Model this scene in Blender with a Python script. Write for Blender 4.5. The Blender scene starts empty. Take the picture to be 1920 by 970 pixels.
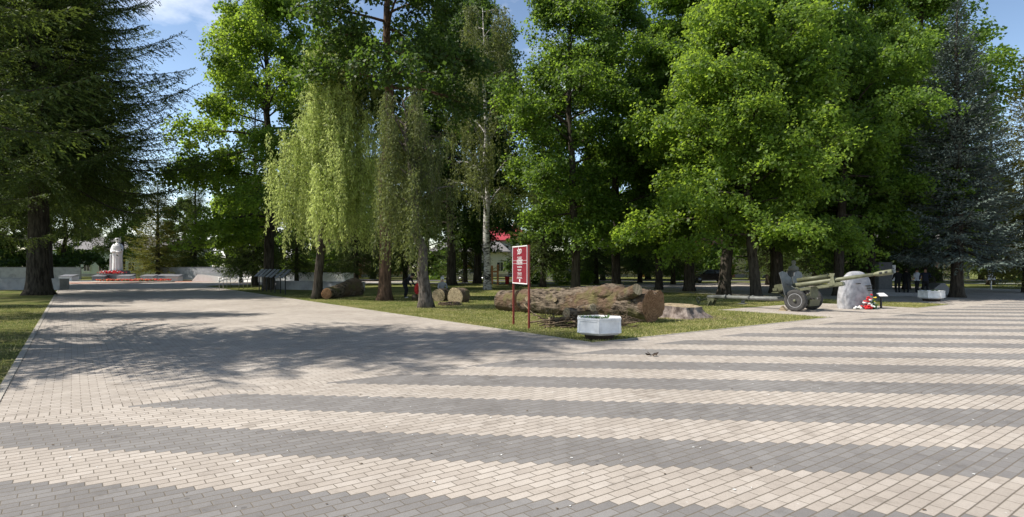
import bpy, bmesh, math, random
import numpy as np
from mathutils import Vector, Matrix
rng = np.random.default_rng(7)
random.seed(7)
scn = bpy.context.scene
col = scn.collection
# ------------------------------------------------------------------ camera frame
F, HZ, HC = 1110.0, 500.0, 1.8
def gp(px, py):
    Y = F * HC / (py - HZ)
    return Vector(((px - 960) / F * Y, Y, 0))
def at(px, py, Y):
    return Vector(((px - 960) / F * Y, Y, HC - (py - HZ) / F * Y))
U = Vector((0.802, 0.597, 0)); V = Vector((-0.597, 0.802, 0))
def uv(u, v, z=0.0):
    p = U * u + V * v
    return Vector((p.x, p.y, z))
cd = bpy.data.cameras.new('camera'); cam = bpy.data.objects.new('camera', cd); col.objects.link(cam)
cam.location = (0, 0, HC); cam.rotation_euler = (math.radians(90), 0, 0)
cd.sensor_width = 36; cd.lens = F / 1920 * 36; cd.shift_y = (HZ - 485) / 1920
cd.clip_end = 3000; cd.clip_start = 0.05
scn.camera = cam

# ------------------------------------------------------------------ tagging
def tag(o, label=None, cat=None, group=None, kind=None):
    if label: o['label'] = label
    if cat: o['category'] = cat
    if group: o['group'] = group
    if kind: o['kind'] = kind
    return o
def thing(name, label, cat, loc=(0, 0, 0), rz=0.0, group=None):
    o = bpy.data.objects.new(name, None); col.objects.link(o)
    o.empty_display_size = 0.2
    o.location = loc; o.rotation_euler = (0, 0, rz)
    return tag(o, label, cat, group)
def copy_tree(o, parent=None):
    c = o.copy(); col.objects.link(c); c.parent = parent
    for ch in list(o.children): copy_tree(ch, c)
    return c

# ------------------------------------------------------------------ materials
class NT:
    def __init__(s, m):
        m.use_nodes = True; s.t = m.node_tree; s.t.nodes.clear(); s.m = m
    def n(s, typ, **kw):
        nd = s.t.nodes.new(typ)
        for k, v in kw.items(): setattr(nd, k, v)
        return nd
    def l(s, a, b): s.t.links.new(a, b)
    def val(s, x, sock):
        if hasattr(x, 'is_linked'): s.l(x, sock)
        else: sock.default_value = x
    def math(s, op, a, b=None, c=None):
        nd = s.n('ShaderNodeMath', operation=op)
        s.val(a, nd.inputs[0])
        if b is not None: s.val(b, nd.inputs[1])
        if c is not None: s.val(c, nd.inputs[2])
        return nd.outputs[0]
    def mix(s, f, a, b, mode='MIX'):
        nd = s.n('ShaderNodeMix', data_type='RGBA', blend_type=mode)
        s.val(f, nd.inputs[0]); s.val(a, nd.inputs[6]); s.val(b, nd.inputs[7])
        return nd.outputs[2]
    def noise(s, vec, scale, detail=4.0, rough=0.55):
        nd = s.n('ShaderNodeTexNoise'); nd.inputs['Scale'].default_value = scale
        nd.inputs['Detail'].default_value = detail; nd.inputs['Roughness'].default_value = rough
        if vec is not None: s.l(vec, nd.inputs['Vector'])
        return nd.outputs['Fac']
    def ramp(s, f, stops):
        nd = s.n('ShaderNodeValToRGB'); e = nd.color_ramp.elements
        while len(e) < len(stops): e.new(0.5)
        for i, (p, c) in enumerate(stops):
            e[i].position = p; e[i].color = c if len(c) == 4 else (*c, 1)
        s.l(f, nd.inputs[0]); return nd.outputs[0]
    def out(s, sh):
        o = s.n('ShaderNodeOutputMaterial'); s.l(sh, o.inputs[0]); return s.m
    def bsdf(s, colr, rough=0.7, metal=0.0, normal=None, spec=0.4):
        b = s.n('ShaderNodeBsdfPrincipled')
        s.val(colr if hasattr(colr, 'is_linked') or len(colr) == 4 else (*colr, 1), b.inputs['Base Color'])
        s.val(rough, b.inputs['Roughness']); b.inputs['Metallic'].default_value = metal
        b.inputs['Specular IOR Level'].default_value = spec
        if normal is not None: s.l(normal, b.inputs['Normal'])
        return b.outputs[0]
    def bump(s, h, strength=0.5, dist=0.02):
        b = s.n('ShaderNodeBump'); b.inputs['Strength'].default_value = strength; b.inputs['Distance'].default_value = dist
        s.l(h, b.inputs['Height']); return b.outputs[0]
def C4(c): return (*c, 1)
def plain(name, c, rough=0.6, metal=0.0, var=0.15, scale=6.0, bump=0.2, bscale=40.0):
    """painted / stone / metal surface: base colour with wear of its own and a little relief"""
    t = NT(bpy.data.materials.new(name)); co = t.n('ShaderNodeTexCoord').outputs['Object']
    nz = t.noise(co, scale, 6)
    lo = tuple(max(0, x * (1 - 1.6 * var)) for x in c); hi = tuple(min(1, x * (1 + 1.2 * var)) for x in c)
    cl = t.ramp(nz, [(0.3, lo), (0.5, c), (0.7, hi)])
    nb = t.bump(t.noise(co, bscale, 5), bump, 0.01)
    return t.out(t.bsdf(cl, rough, metal, nb))
def leafmat(name, c, tr, var=0.45, tmix=0.42, rough=0.5):
    t = NT(bpy.data.materials.new(name))
    g = t.n('ShaderNodeNewGeometry'); oi = t.n('ShaderNodeObjectInfo')
    r = g.outputs['Random Per Island']
    pos = g.outputs['Position']
    nz = t.noise(pos, 0.55, 3)
    f = t.math('ADD', t.math('MULTIPLY', r, 0.55), t.math('MULTIPLY', nz, 0.5))
    f = t.math('ADD', f, t.math('MULTIPLY', t.math('SUBTRACT', oi.outputs['Random'], 0.5), 0.12))
    lo = tuple(x * (1 - var) for x in c); hi = (c[0] * (1 + var * 1.25), c[1] * (1 + var), c[2] * (1 + var * 0.5))
    cl = t.ramp(f, [(0.2, lo), (0.55, c), (0.9, hi)])
    tlo = tuple(x * (1 - var) for x in tr); thi = tuple(x * (1 + var) for x in tr)
    ct = t.ramp(f, [(0.2, tlo), (0.9, thi)])
    b = t.bsdf(cl, rough * 1.05, 0, None, 0.3)
    tl = t.n('ShaderNodeBsdfTranslucent'); t.l(ct, tl.inputs[0])
    mx = t.n('ShaderNodeMixShader'); mx.inputs[0].default_value = tmix
    t.l(b, mx.inputs[1]); t.l(tl.outputs[0], mx.inputs[2])
    return t.out(mx.outputs[0])
def barkmat(name, c, c2, sx=9.0, sz=1.6, bump=0.8, moss=None, xs=None, peel=None):
    t = NT(bpy.data.materials.new(name)); co = t.n('ShaderNodeTexCoord').outputs['Object']
    mp = t.n('ShaderNodeMapping'); mp.inputs['Scale'].default_value = (sx, sx, sz) if xs is None else (xs, sz, sz); t.l(co, mp.inputs[0])
    nz = t.noise(mp.outputs[0], 1.0, 7, 0.65)
    cl = t.ramp(nz, [(0.36, c2), (0.6, c)])
    if peel is not None:
        cl = t.mix(t.ramp(t.noise(co, 0.9, 5, 0.6), [(0.50, (0, 0, 0)), (0.56, (0.75, 0.75, 0.75))]), cl, C4(peel))
    if moss is not None:
        cl = t.mix(t.ramp(t.noise(co, 1.7, 4), [(0.52, (0, 0, 0)), (0.66, (0.8, 0.8, 0.8))]), cl, C4(moss))
    return t.out(t.bsdf(cl, 0.9, 0, t.bump(nz, bump, 0.05 if xs is None else 0.14), 0.15))
def birchbark(name):
    t = NT(bpy.data.materials.new(name)); co = t.n('ShaderNodeTexCoord').outputs['Object']
    mp = t.n('ShaderNodeMapping'); mp.inputs['Scale'].default_value = (3.0, 3.0, 9.0); t.l(co, mp.inputs[0])
    nz = t.noise(mp.outputs[0], 1.0, 6, 0.6)
    n2 = t.noise(co, 1.3, 3)
    f = t.math('ADD', t.math('MULTIPLY', nz, 0.75), t.math('MULTIPLY', n2, 0.35))
    cl = t.ramp(f, [(0.47, (0.03, 0.027, 0.024)), (0.53, (0.3, 0.28, 0.25)), (0.62, (0.55, 0.53, 0.48))])
    return t.out(t.bsdf(cl, 0.8, 0, t.bump(nz, 0.5, 0.03), 0.2))

def paver(name, mode):
    t = NT(bpy.data.materials.new(name))
    pos = t.n('ShaderNodeNewGeometry').outputs['Position']
    def dot(vec):
        nd = t.n('ShaderNodeVectorMath', operation='DOT_PRODUCT'); t.l(pos, nd.inputs[0]); nd.inputs[1].default_value = vec
        return nd.outputs['Value']
    # slight unevenness of the laying
    nx = t.noise(pos, 1.3, 2)
    wob = t.math('MULTIPLY', t.math('SUBTRACT', nx, 0.5), 0.018)
    u = t.math('ADD', dot(U), wob); v = t.math('ADD', dot(V), wob)
    L, w = 0.21333, 0.10667
    if mode == 'soldier': u, v = v, u
    if mode == 'soldier': u = t.math('SUBTRACT', u, 9.05)
    j = t.math('FLOOR', t.math('DIVIDE', v, w))
    if mode == 'stripe':
        up = t.math('ADD', u, t.math('MULTIPLY', j, 0.1192)); up = t.math('SUBTRACT', up, 9.325)
    elif mode == 'soldier':
        up = u
    else:
        up = t.math('ADD', u, t.math('MULTIPLY', t.math('MODULO', t.math('ABSOLUTE', j), 2.0), L / 2))
    i = t.math('FLOOR', t.math('DIVIDE', up, L))
    fu = t.math('FRACT', t.math('DIVIDE', up, L)); fv = t.math('FRACT', t.math('DIVIDE', v, w))
    du = t.math('MULTIPLY', t.math('MINIMUM', fu, t.math('SUBTRACT', 1.0, fu)), L)
    dv = t.math('MULTIPLY', t.math('MINIMUM', fv, t.math('SUBTRACT', 1.0, fv)), w)
    # long joints are a little wider than the butt joints
    d = t.math('MINIMUM', t.math('MULTIPLY', du, 1.5), dv)
    ed = t.math('ADD', d, t.math('MULTIPLY', t.math('SUBTRACT', t.noise(pos, 30.0, 3), 0.5), 0.004))
    mr = t.n('ShaderNodeMapRange'); mr.inputs[1].default_value = 0.003; mr.inputs[2].default_value = 0.0085
    t.l(ed, mr.inputs[0]); joint = mr.outputs[0]          # 0 in joint, 1 on brick
    cb = t.n('ShaderNodeCombineXYZ'); t.l(i, cb.inputs[0]); t.l(j, cb.inputs[1])
    wn = t.n('ShaderNodeTexWhiteNoise', noise_dimensions='2D'); t.l(cb.outputs[0], wn.inputs['Vector'])
    rnd = wn.outputs['Value']
    tan = t.ramp(rnd, [(0.0, (0.41, 0.363, 0.318)), (0.5, (0.46, 0.409, 0.358)), (1.0, (0.50, 0.45, 0.40))])
    if mode == 'stripe':
        gry = t.ramp(rnd, [(0.0, (0.208, 0.197, 0.191)), (0.6, (0.232, 0.221, 0.214)), (1.0, (0.256, 0.245, 0.238))])
        sf = t.math('FRACT', t.math('DIVIDE', up, 2.56)); isd = t.math('GREATER_THAN', sf, 0.5)
        c = t.mix(isd, tan, gry)
    elif mode == 'red':
        c = t.ramp(rnd, [(0.0, (0.34, 0.16, 0.11)), (1.0, (0.45, 0.24, 0.17))])
    else:
        c = tan
    # dirt blotches and worn light patches
    n1 = t.noise(pos, 0.35, 5); n2 = t.noise(pos, 2.6, 6, 0.65); n3 = t.noise(pos, 90.0, 3, 0.7)
    c = t.mix(1.0, c, t.ramp(n1, [(0.3, (0.80, 0.79, 0.78)), (0.7, (1.07, 1.07, 1.06))]), 'MULTIPLY')
    c = t.mix(1.0, c, t.ramp(n2, [(0.27, (0.70, 0.69, 0.68)), (0.43, (0.98, 0.98, 0.98)), (0.75, (1.08, 1.08, 1.08))]), 'MULTIPLY')
    c = t.mix(1.0, c, t.ramp(n3, [(0.25, (0.84, 0.84, 0.84)), (0.6, (1.06, 1.06, 1.06))]), 'MULTIPLY')
    # speckles of lime and grit
    vo = t.n('ShaderNodeTexVoronoi'); vo.inputs['Scale'].default_value = 5.0; t.l(pos, vo.inputs['Vector'])
    sp = t.math('LESS_THAN', vo.outputs['Distance'], 0.045)
    c = t.mix(t.math('MULTIPLY', sp, 0.55), c, (0.6, 0.58, 0.55, 1))
    v2 = t.n('ShaderNodeTexVoronoi'); v2.inputs['Scale'].default_value = 1.7; t.l(pos, v2.inputs['Vector'])
    gum = t.math('LESS_THAN', t.math('ADD', v2.outputs['Distance'], t.math('MULTIPLY', n2, .05)), 0.062)
    c = t.mix(t.math('MULTIPLY', gum, 0.55), c, (0.09, 0.085, 0.08, 1))
    n4 = t.noise(pos, 0.9, 6, .72)
    c = t.mix(1.0, c, t.ramp(n4, [(0.30, (0.62, 0.60, 0.58)), (0.38, (1, 1, 1))]), 'MULTIPLY')
    jc = t.mix(t.noise(pos, 0.8, 3), (0.10, 0.085, 0.066, 1), (0.20, 0.17, 0.135, 1))
    c = t.mix(joint, jc, c)
    h = t.math('ADD', t.math('MULTIPLY', joint, 1.0), t.math('MULTIPLY', rnd, 0.35))
    nb = t.bump(h, 0.45, 0.006)
    return t.out(t.bsdf(c, 0.82, 0, nb, 0.3))
def lawnmat(name):
    t = NT(bpy.data.materials.new(name)); pos = t.n('ShaderNodeNewGeometry').outputs['Position']
    n1 = t.noise(pos, 0.5, 5); n2 = t.noise(pos, 6.0, 6, 0.7); n3 = t.noise(pos, 45.0, 4, 0.7)
    f = t.math('ADD', t.math('MULTIPLY', n1, 0.5), t.math('MULTIPLY', n2, 0.5))
    c = t.ramp(f, [(0.3, (0.06, 0.09, 0.02)), (0.47, (0.14, 0.17, 0.04)), (0.55, (0.25, 0.24, 0.085)), (0.66, (0.34, 0.30, 0.15))])
    c = t.mix(1.0, c, t.ramp(n3, [(0.3, (0.5, 0.5, 0.5)), (0.65, (1.2, 1.2, 1.2))]), 'MULTIPLY')
    return t.out(t.bsdf(c, 0.95, 0, t.bump(t.math('ADD', n3, n2), 1.0, 0.06), 0.1))

M = {}
M['tan'] = paver('tan_pavers', 'plain'); M['stripe'] = paver('striped_pavers', 'stripe')
M['soldier'] = paver('soldier_course_pavers', 'soldier'); M['redpave'] = paver('red_pavers', 'red')
M['lawn'] = lawnmat('lawn_turf')
M['asphalt'] = plain('asphalt', (0.07, 0.07, 0.072), 0.9, var=0.15, scale=3)
M['kerb'] = plain('concrete_kerb', (0.40, 0.365, 0.315), 0.85, var=0.15)
M['concrete'] = plain('grey_concrete', (0.33, 0.33, 0.34), 0.8, var=0.14, scale=2)
M['whitewash'] = plain('white_limewash', (0.80, 0.80, 0.79), 0.7, var=0.12, scale=5)
M['whiteplast'] = plain('white_plaster', (0.78, 0.775, 0.76), 0.6, var=0.05, scale=2)
M['slabtop'] = plain('grey_granite', (0.22, 0.22, 0.23), 0.35, var=0.2, scale=30)
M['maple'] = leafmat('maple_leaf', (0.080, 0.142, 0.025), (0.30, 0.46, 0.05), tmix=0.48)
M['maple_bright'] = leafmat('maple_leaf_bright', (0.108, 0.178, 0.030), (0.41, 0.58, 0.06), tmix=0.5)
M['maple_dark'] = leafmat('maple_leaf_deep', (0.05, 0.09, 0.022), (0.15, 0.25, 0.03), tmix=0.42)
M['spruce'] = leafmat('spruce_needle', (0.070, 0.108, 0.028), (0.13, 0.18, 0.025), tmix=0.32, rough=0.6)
M['spruce_sun_tint'] = leafmat('spruce_needle_sun_tint', (0.17, 0.175, 0.036), (0.26, 0.25, 0.03), tmix=0.3, rough=0.6)  # golden sunlight put into the needle colour, a brighter copy of the spruce
M['spruce_blue'] = leafmat('spruce_needle_blue', (0.125, 0.165, 0.15), (0.09, 0.12, 0.10), tmix=0.18, rough=0.55)
M['willow'] = leafmat('willow_leaf', (0.42, 0.49, 0.17), (0.66, 0.76, 0.24), tmix=0.45)
M['willow2'] = leafmat('weeping_birch_leaf', (0.14, 0.175, 0.058), (0.26, 0.30, 0.08), tmix=0.42)
M['birch'] = leafmat('birch_leaf', (0.125, 0.155, 0.048), (0.24, 0.28, 0.06), tmix=0.42)
M['bark'] = barkmat('grey_brown_bark', (0.085, 0.072, 0.058), (0.022, 0.018, 0.014))
M['bark_red'] = barkmat('red_brown_bark', (0.16, 0.10, 0.068), (0.045, 0.028, 0.02))
M['birchbark'] = birchbark('birch_bark'); M['bark_pale'] = barkmat('pale_grey_bark', (0.17, 0.145, 0.125), (0.04, 0.032, 0.026), 8, 3.0)
M['logbark'] = barkmat('rough_log_bark', (0.235, 0.185, 0.135), (0.016, 0.012, 0.009), 2.2, 9.0, 1.0, moss=(0.15, 0.14, 0.055), xs=3.4, peel=(0.15, 0.095, 0.062))
def woodcut(name, a, b):
    t = NT(bpy.data.materials.new(name)); co = t.n('ShaderNodeTexCoord').outputs['Object']
    nz = t.noise(co, 5.0, 6, 0.7); n2 = t.noise(co, 40.0, 4)
    c = t.ramp(nz, [(0.35, a), (0.65, b)])
    sp = t.n('ShaderNodeSeparateXYZ'); t.l(co, sp.inputs[0])
    rr = t.math('SQRT', t.math('ADD', t.math('MULTIPLY', sp.outputs[1], sp.outputs[1]), t.math('MULTIPLY', sp.outputs[2], sp.outputs[2])))
    ring = t.math('SINE', t.math('ADD', t.math('MULTIPLY', rr, 75.0), t.math('MULTIPLY', nz, 14.0)))
    c = t.mix(1.0, c, t.ramp(ring, [(0.0, (0.72, 0.70, 0.68)), (0.7, (1.05, 1.05, 1.05))]), 'MULTIPLY')
    an = t.math('ARCTAN2', sp.outputs[1], sp.outputs[2]); cv = t.n('ShaderNodeCombineXYZ'); t.l(t.math('MULTIPLY', an, 2.2), cv.inputs[0]); t.l(t.math('MULTIPLY', rr, 1.2), cv.inputs[1])
    cr = t.noise(cv.outputs[0], 2.6, 5, .7)
    c = t.mix(1.0, c, t.ramp(cr, [(0.36, (0.25, 0.22, 0.2)), (0.44, (1, 1, 1))]), 'MULTIPLY')
    return t.out(t.bsdf(c, 0.9, 0, t.bump(n2, 0.5, 0.02), 0.15))
M['cut'] = woodcut('sawn_wood', (0.22, 0.115, 0.062), (0.36, 0.215, 0.12))
M['cut_pale'] = woodcut('sawn_wood_pale', (0.30, 0.235, 0.15), (0.46, 0.38, 0.25))
M['twig'] = barkmat('dry_twig', (0.22, 0.165, 0.11), (0.08, 0.055, 0.04), 20, 3)
M['olive'] = plain('olive_paint', (0.10, 0.104, 0.058), 0.5, var=0.2, scale=8)
M['olive_lt'] = plain('olive_paint_faded', (0.165, 0.168, 0.105), 0.5, var=0.2, scale=8)
M['gungrey'] = plain('weathered_grey_green_paint', (0.15, 0.155, 0.145), 0.5, var=0.2, scale=6)
M['rubber'] = plain('old_rubber', (0.055, 0.053, 0.05), 0.85, var=0.3, scale=10)
M['black'] = plain('black_metal', (0.02, 0.02, 0.022), 0.5)
M['steel'] = plain('galvanised_steel', (0.42, 0.42, 0.43), 0.35, 0.8)
M['signred'] = plain('crimson_sign_paint', (0.20, 0.014, 0.027), 0.42, var=0.1, bump=0.03)
M['signpost'] = plain('dark_red_post_paint', (0.24, 0.04, 0.03), 0.45, var=0.15)
M['signwhite'] = plain('white_print', (0.80, 0.78, 0.77), 0.5, var=0.04, bump=0.0)
M['stone'] = plain('grey_granite_boulder', (0.37, 0.37, 0.385), 0.75, var=0.26, scale=3.5, bump=0.5, bscale=14)
M['engrave'] = plain('engraved_dark_letters', (0.07, 0.07, 0.07), 0.8)
M['soil'] = plain('dark_soil', (0.05, 0.036, 0.026), 0.95, var=0.3, scale=20)
M['red'] = plain('red_petals', (0.62, 0.02, 0.025), 0.6, var=0.2, scale=30)
M['orange'] = plain('orange_petals', (0.6, 0.12, 0.03), 0.6, var=0.25, scale=30)
M['yellow'] = plain('yellow_petals', (0.75, 0.55, 0.05), 0.6, var=0.2, scale=30)
M['white'] = plain('white_petals', (0.8, 0.8, 0.77), 0.6, var=0.1, scale=30)
M['green'] = plain('stem_green', (0.06, 0.13, 0.03), 0.6, var=0.3, scale=20)
M['skin'] = plain('skin', (0.45, 0.27, 0.2), 0.55, var=0.08, bump=0.02)
M['cloth_dark'] = plain('black_cloth', (0.016, 0.017, 0.022), 0.9)
M['cloth_navy'] = plain('dark_navy_cloth', (0.02, 0.026, 0.05), 0.9)
M['cloth_white'] = plain('pale_blue_shirt_cloth', (0.62, 0.68, 0.80), 0.85, var=0.06)
M['cloth_grey'] = plain('grey_cloth', (0.30, 0.30, 0.31), 0.9)
M['cloth_red'] = plain('red_cloth', (0.48, 0.03, 0.03), 0.85)
M['hair'] = plain('dark_hair', (0.02, 0.015, 0.012), 0.7)
M['hat'] = plain('pale_cap_cloth', (0.6, 0.6, 0.58), 0.8)
M['shoe'] = plain('black_shoe', (0.015, 0.015, 0.015), 0.5)
M['carblack'] = plain('black_car_paint', (0.012, 0.012, 0.014), 0.25, var=0.1, bump=0)
M['carsilver'] = plain('silver_car_paint', (0.5, 0.51, 0.52), 0.3, 0.3, var=0.04, bump=0)
M['glass'] = plain('dark_glass', (0.03, 0.04, 0.05), 0.08, var=0.1, bump=0)
M['roofred'] = plain('crimson_metal_roof', (0.42, 0.06, 0.075), 0.5, var=0.1)
M['roofgrey'] = plain('grey_slate_roof', (0.2, 0.19, 0.19), 0.7)
M['cream'] = plain('cream_render', (0.62, 0.52, 0.38), 0.85, var=0.06, scale=1)
M['palegreen'] = plain('pale_green_render', (0.55, 0.62, 0.56), 0.85, var=0.05, scale=1)
M['whitewall'] = plain('white_render', (0.72, 0.71, 0.68), 0.85, var=0.05, scale=1)
def brickmat(name, a, b):
    t = NT(bpy.data.materials.new(name)); co = t.n('ShaderNodeTexCoord').outputs['Object']
    mp = t.n('ShaderNodeMapping'); mp.inputs['Rotation'].default_value = (math.radians(90), 0, 0); t.l(co, mp.inputs[0])
    br = t.n('ShaderNodeTexBrick'); br.inputs['Scale'].default_value = 1.0
    br.inputs['Brick Width'].default_value = 0.26; br.inputs['Row Height'].default_value = 0.09; br.inputs['Mortar Size'].default_value = 0.008
    br.inputs['Color1'].default_value = C4(a); br.inputs['Color2'].default_value = C4(b); br.inputs['Mortar'].default_value = (0.4, 0.36, 0.32, 1)
    t.l(mp.outputs[0], br.inputs['Vector'])
    return t.out(t.bsdf(br.outputs[0], 0.9))
M['brick'] = brickmat('orange_brick', (0.42, 0.25, 0.15), (0.5, 0.33, 0.21))
M['wood_orange'] = plain('orange_varnished_timber', (0.40, 0.17, 0.07), 0.6, var=0.2)
M['plinthtop'] = plain('dark_grey_granite', (0.12, 0.125, 0.135), 0.5, var=0.15, scale=8)

# ------------------------------------------------------------------ mesh building
class MB:
    def __init__(s): s.v = []; s.f = []; s.m = []; s.smooth = []
    def add(s, vs, fs, mi=0, sm=False):
        b = len(s.v); s.v += [tuple(x) for x in vs]
        for f in fs: s.f.append([b + k for k in f]); s.m.append(mi); s.smooth.append(sm)
        return s
    def box(s, c, size, rz=0.0, mi=0, rot=None, bev=0.0):
        hx, hy, hz = (x / 2 for x in size)
        R = rot if rot is not None else Matrix.Rotation(rz, 3, 'Z')
        if bev > 0:
            bm = bmesh.new(); bmesh.ops.create_cube(bm, size=1.0)
            for q in bm.verts: q.co = Vector((q.co.x * size[0], q.co.y * size[1], q.co.z * size[2]))
            bmesh.ops.bevel(bm, geom=bm.edges[:], offset=bev, segments=2, affect='EDGES')
            bm.verts.index_update()
            vs = [R @ q.co + Vector(c) for q in bm.verts]; fs = [[q.index for q in f.verts] for f in bm.faces]; bm.free()
            return s.add(vs, fs, mi)
        vs = [R @ Vector((sx * hx, sy * hy, sz * hz)) + Vector(c) for sz in (-1, 1) for sy in (-1, 1) for sx in (-1, 1)]
        fs = [(0, 2, 3, 1), (4, 5, 7, 6), (0, 1, 5, 4), (2, 6, 7, 3), (0, 4, 6, 2), (1, 3, 7, 5)]
        return s.add(vs, fs, mi)
    def tube(s, pts, rad, n=8, mi=0, caps=True, cap_mi=None, jit=0.0):
        pts = [Vector(p) for p in pts]; K = len(pts)
        if not hasattr(rad, '__len__'): rad = [rad] * K
        vs = []; up = Vector((0, 0, 1)); prev = None
        for k in range(K):
            d = (pts[min(k + 1, K - 1)] - pts[max(k - 1, 0)]).normalized()
            if prev is None:
                a = d.orthogonal().normalized()
                if abs(d.z) > 0.9: a = (Vector((1, 0, 0)) - d * d.x).normalized()
            else: a = (prev - d * prev.dot(d)).normalized()
            prev = a; b = d.cross(a)
            for i in range(n):
                th = 2 * math.pi * i / n
                r = rad[k] * (1 + (random.uniform(-jit, jit) if jit else 0))
                vs.append(pts[k] + (a * math.cos(th) + b * math.sin(th)) * r)
        fs = [(k * n + i, k * n + (i + 1) % n, (k + 1) * n + (i + 1) % n, (k + 1) * n + i) for k in range(K - 1) for i in range(n)]
        s.add(vs, fs, mi, True)
        if caps:
            b0 = len(s.v) - len(vs)
            s.f.append([b0 + i for i in range(n)][::-1]); s.m.append(mi if cap_mi is None else cap_mi); s.smooth.append(False)
            s.f.append([b0 + (K - 1) * n + i for i in range(n)]); s.m.append(mi if cap_mi is None else cap_mi); s.smooth.append(False)
        return s
    def lathe(s, prof, c=(0, 0, 0), axis='Z', n=24, mi=0, sx=1.0, sy=1.0, sm=True):
        vs = []
        for (r, h) in prof:
            for i in range(n):
                th = 2 * math.pi * i / n; x, y = r * math.cos(th) * sx, r * math.sin(th) * sy
                p = (x, y, h) if axis == 'Z' else ((x, h, y) if axis == 'Y' else (h, x, y))
                vs.append(Vector(p) + Vector(c))
        K = len(prof)
        fs = [(k * n + i, k * n + (i + 1) % n, (k + 1) * n + (i + 1) % n, (k + 1) * n + i) for k in range(K - 1) for i in range(n)]
        s.add(vs, fs, mi, sm); b0 = len(s.v) - len(vs)
        for kk in (0, K - 1):
            if prof[kk][0] > 1e-4: s.f.append([b0 + kk * n + i for i in range(n)]); s.m.append(mi); s.smooth.append(False)
        return s
    def prism(s, poly, thick, T=Matrix.Identity(4), mi=0):
        """poly in the local XZ plane, thickness along local Y (0..thick), moved by T"""
        n = len(poly)
        vs = [T @ Vector((x, 0, z)) for x, z in poly] + [T @ Vector((x, thick, z)) for x, z in poly]
        fs = [list(range(n)), list(range(2 * n - 1, n - 1, -1))] + [(i, n + i, n + (i + 1) % n, (i + 1) % n) for i in range(n)]
        return s.add(vs, fs, mi)
    def ball(s, c, r, mi=0, sc=(1, 1, 1), seg=10, ring=7, jit=0.0):
        prof = [(max(1e-5, math.sin(math.pi * k / ring)), -math.cos(math.pi * k / ring)) for k in range(ring + 1)]
        vs = []
        for (rr, h) in prof:
            for i in range(seg):
                th = 2 * math.pi * i / seg; q = r * (1 + (random.uniform(-jit, jit) if jit else 0))
                vs.append(Vector(c) + Vector((rr * math.cos(th) * sc[0], rr * math.sin(th) * sc[1], h * sc[2])) * q)
        fs = [(k * seg + i, k * seg + (i + 1) % seg, (k + 1) * seg + (i + 1) % seg, (k + 1) * seg + i) for k in range(ring) for i in range(seg)]
        return s.add(vs, fs, mi, True)
    def mesh(s, name, mats):
        me = bpy.data.meshes.new(name); me.from_pydata(s.v, [], s.f)
        for m in (mats if isinstance(mats, (list, tuple)) else [mats]): me.materials.append(m)
        me.polygons.foreach_set('material_index', s.m); me.polygons.foreach_set('use_smooth', s.smooth)
        bm = bmesh.new(); bm.from_mesh(me); bmesh.ops.recalc_face_normals(bm, faces=bm.faces[:]); bm.to_mesh(me); bm.free()
        me.update(); return me
    def build(s, name, mats, parent=None, loc=None):
        o = bpy.data.objects.new(name, s.mesh(name, mats)); col.objects.link(o)
        if parent is not None: o.parent = parent
        if loc is not None: o.location = loc
        return o
def mesh_obj(name, me, parent=None):
    o = bpy.data.objects.new(name, me); col.objects.link(o)
    if parent is not None: o.parent = parent
    return o
def sheet(name, poly, z, mat):
    me = bpy.data.meshes.new(name); me.from_pydata([(p.x, p.y, z) for p in poly], [], [list(range(len(poly)))])
    if me.polygons[0].normal.z < 0: me.flip_normals()
    me.materials.append(mat); return tag(mesh_obj(name, me), kind='structure')
def rect(u0, u1, v0, v1): return [uv(u0, v0), uv(u1, v0), uv(u1, v1), uv(u0, v1)]

def leaves_mesh(name, pos, axis, nrm, ln, wd, mat, fold=0.18, mid=0.45):
    """one folded kite per leaf; arrays (N,3)"""
    N = len(pos)
    axis = axis / (np.linalg.norm(axis, axis=1, keepdims=True) + 1e-9)
    side = np.cross(nrm, axis); side /= (np.linalg.norm(side, axis=1, keepdims=True) + 1e-9)
    nn = np.cross(axis, side)
    ln = np.broadcast_to(np.asarray(ln), (N,))[:, None]; wd = np.broadcast_to(np.asarray(wd), (N,))[:, None]
    v = np.empty((N, 4, 3), np.float32)
    v[:, 0] = pos; v[:, 2] = pos + axis * ln
    m = pos + axis * ln * mid + nn * wd * fold
    v[:, 1] = m + side * wd * 0.5; v[:, 3] = m - side * wd * 0.5
    me = bpy.data.meshes.new(name)
    me.vertices.add(N * 4); me.vertices.foreach_set('co', v.reshape(-1))
    me.loops.add(N * 4); me.loops.foreach_set('vertex_index', np.arange(N * 4, dtype=np.int32))
    me.polygons.add(N); me.polygons.foreach_set('loop_start', np.arange(0, N * 4, 4, dtype=np.int32))
    me.materials.append(mat); me.update(calc_edges=True); me.validate()
    return me
def unit(a): return a / (np.linalg.norm(a, axis=-1, keepdims=True) + 1e-9)
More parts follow.
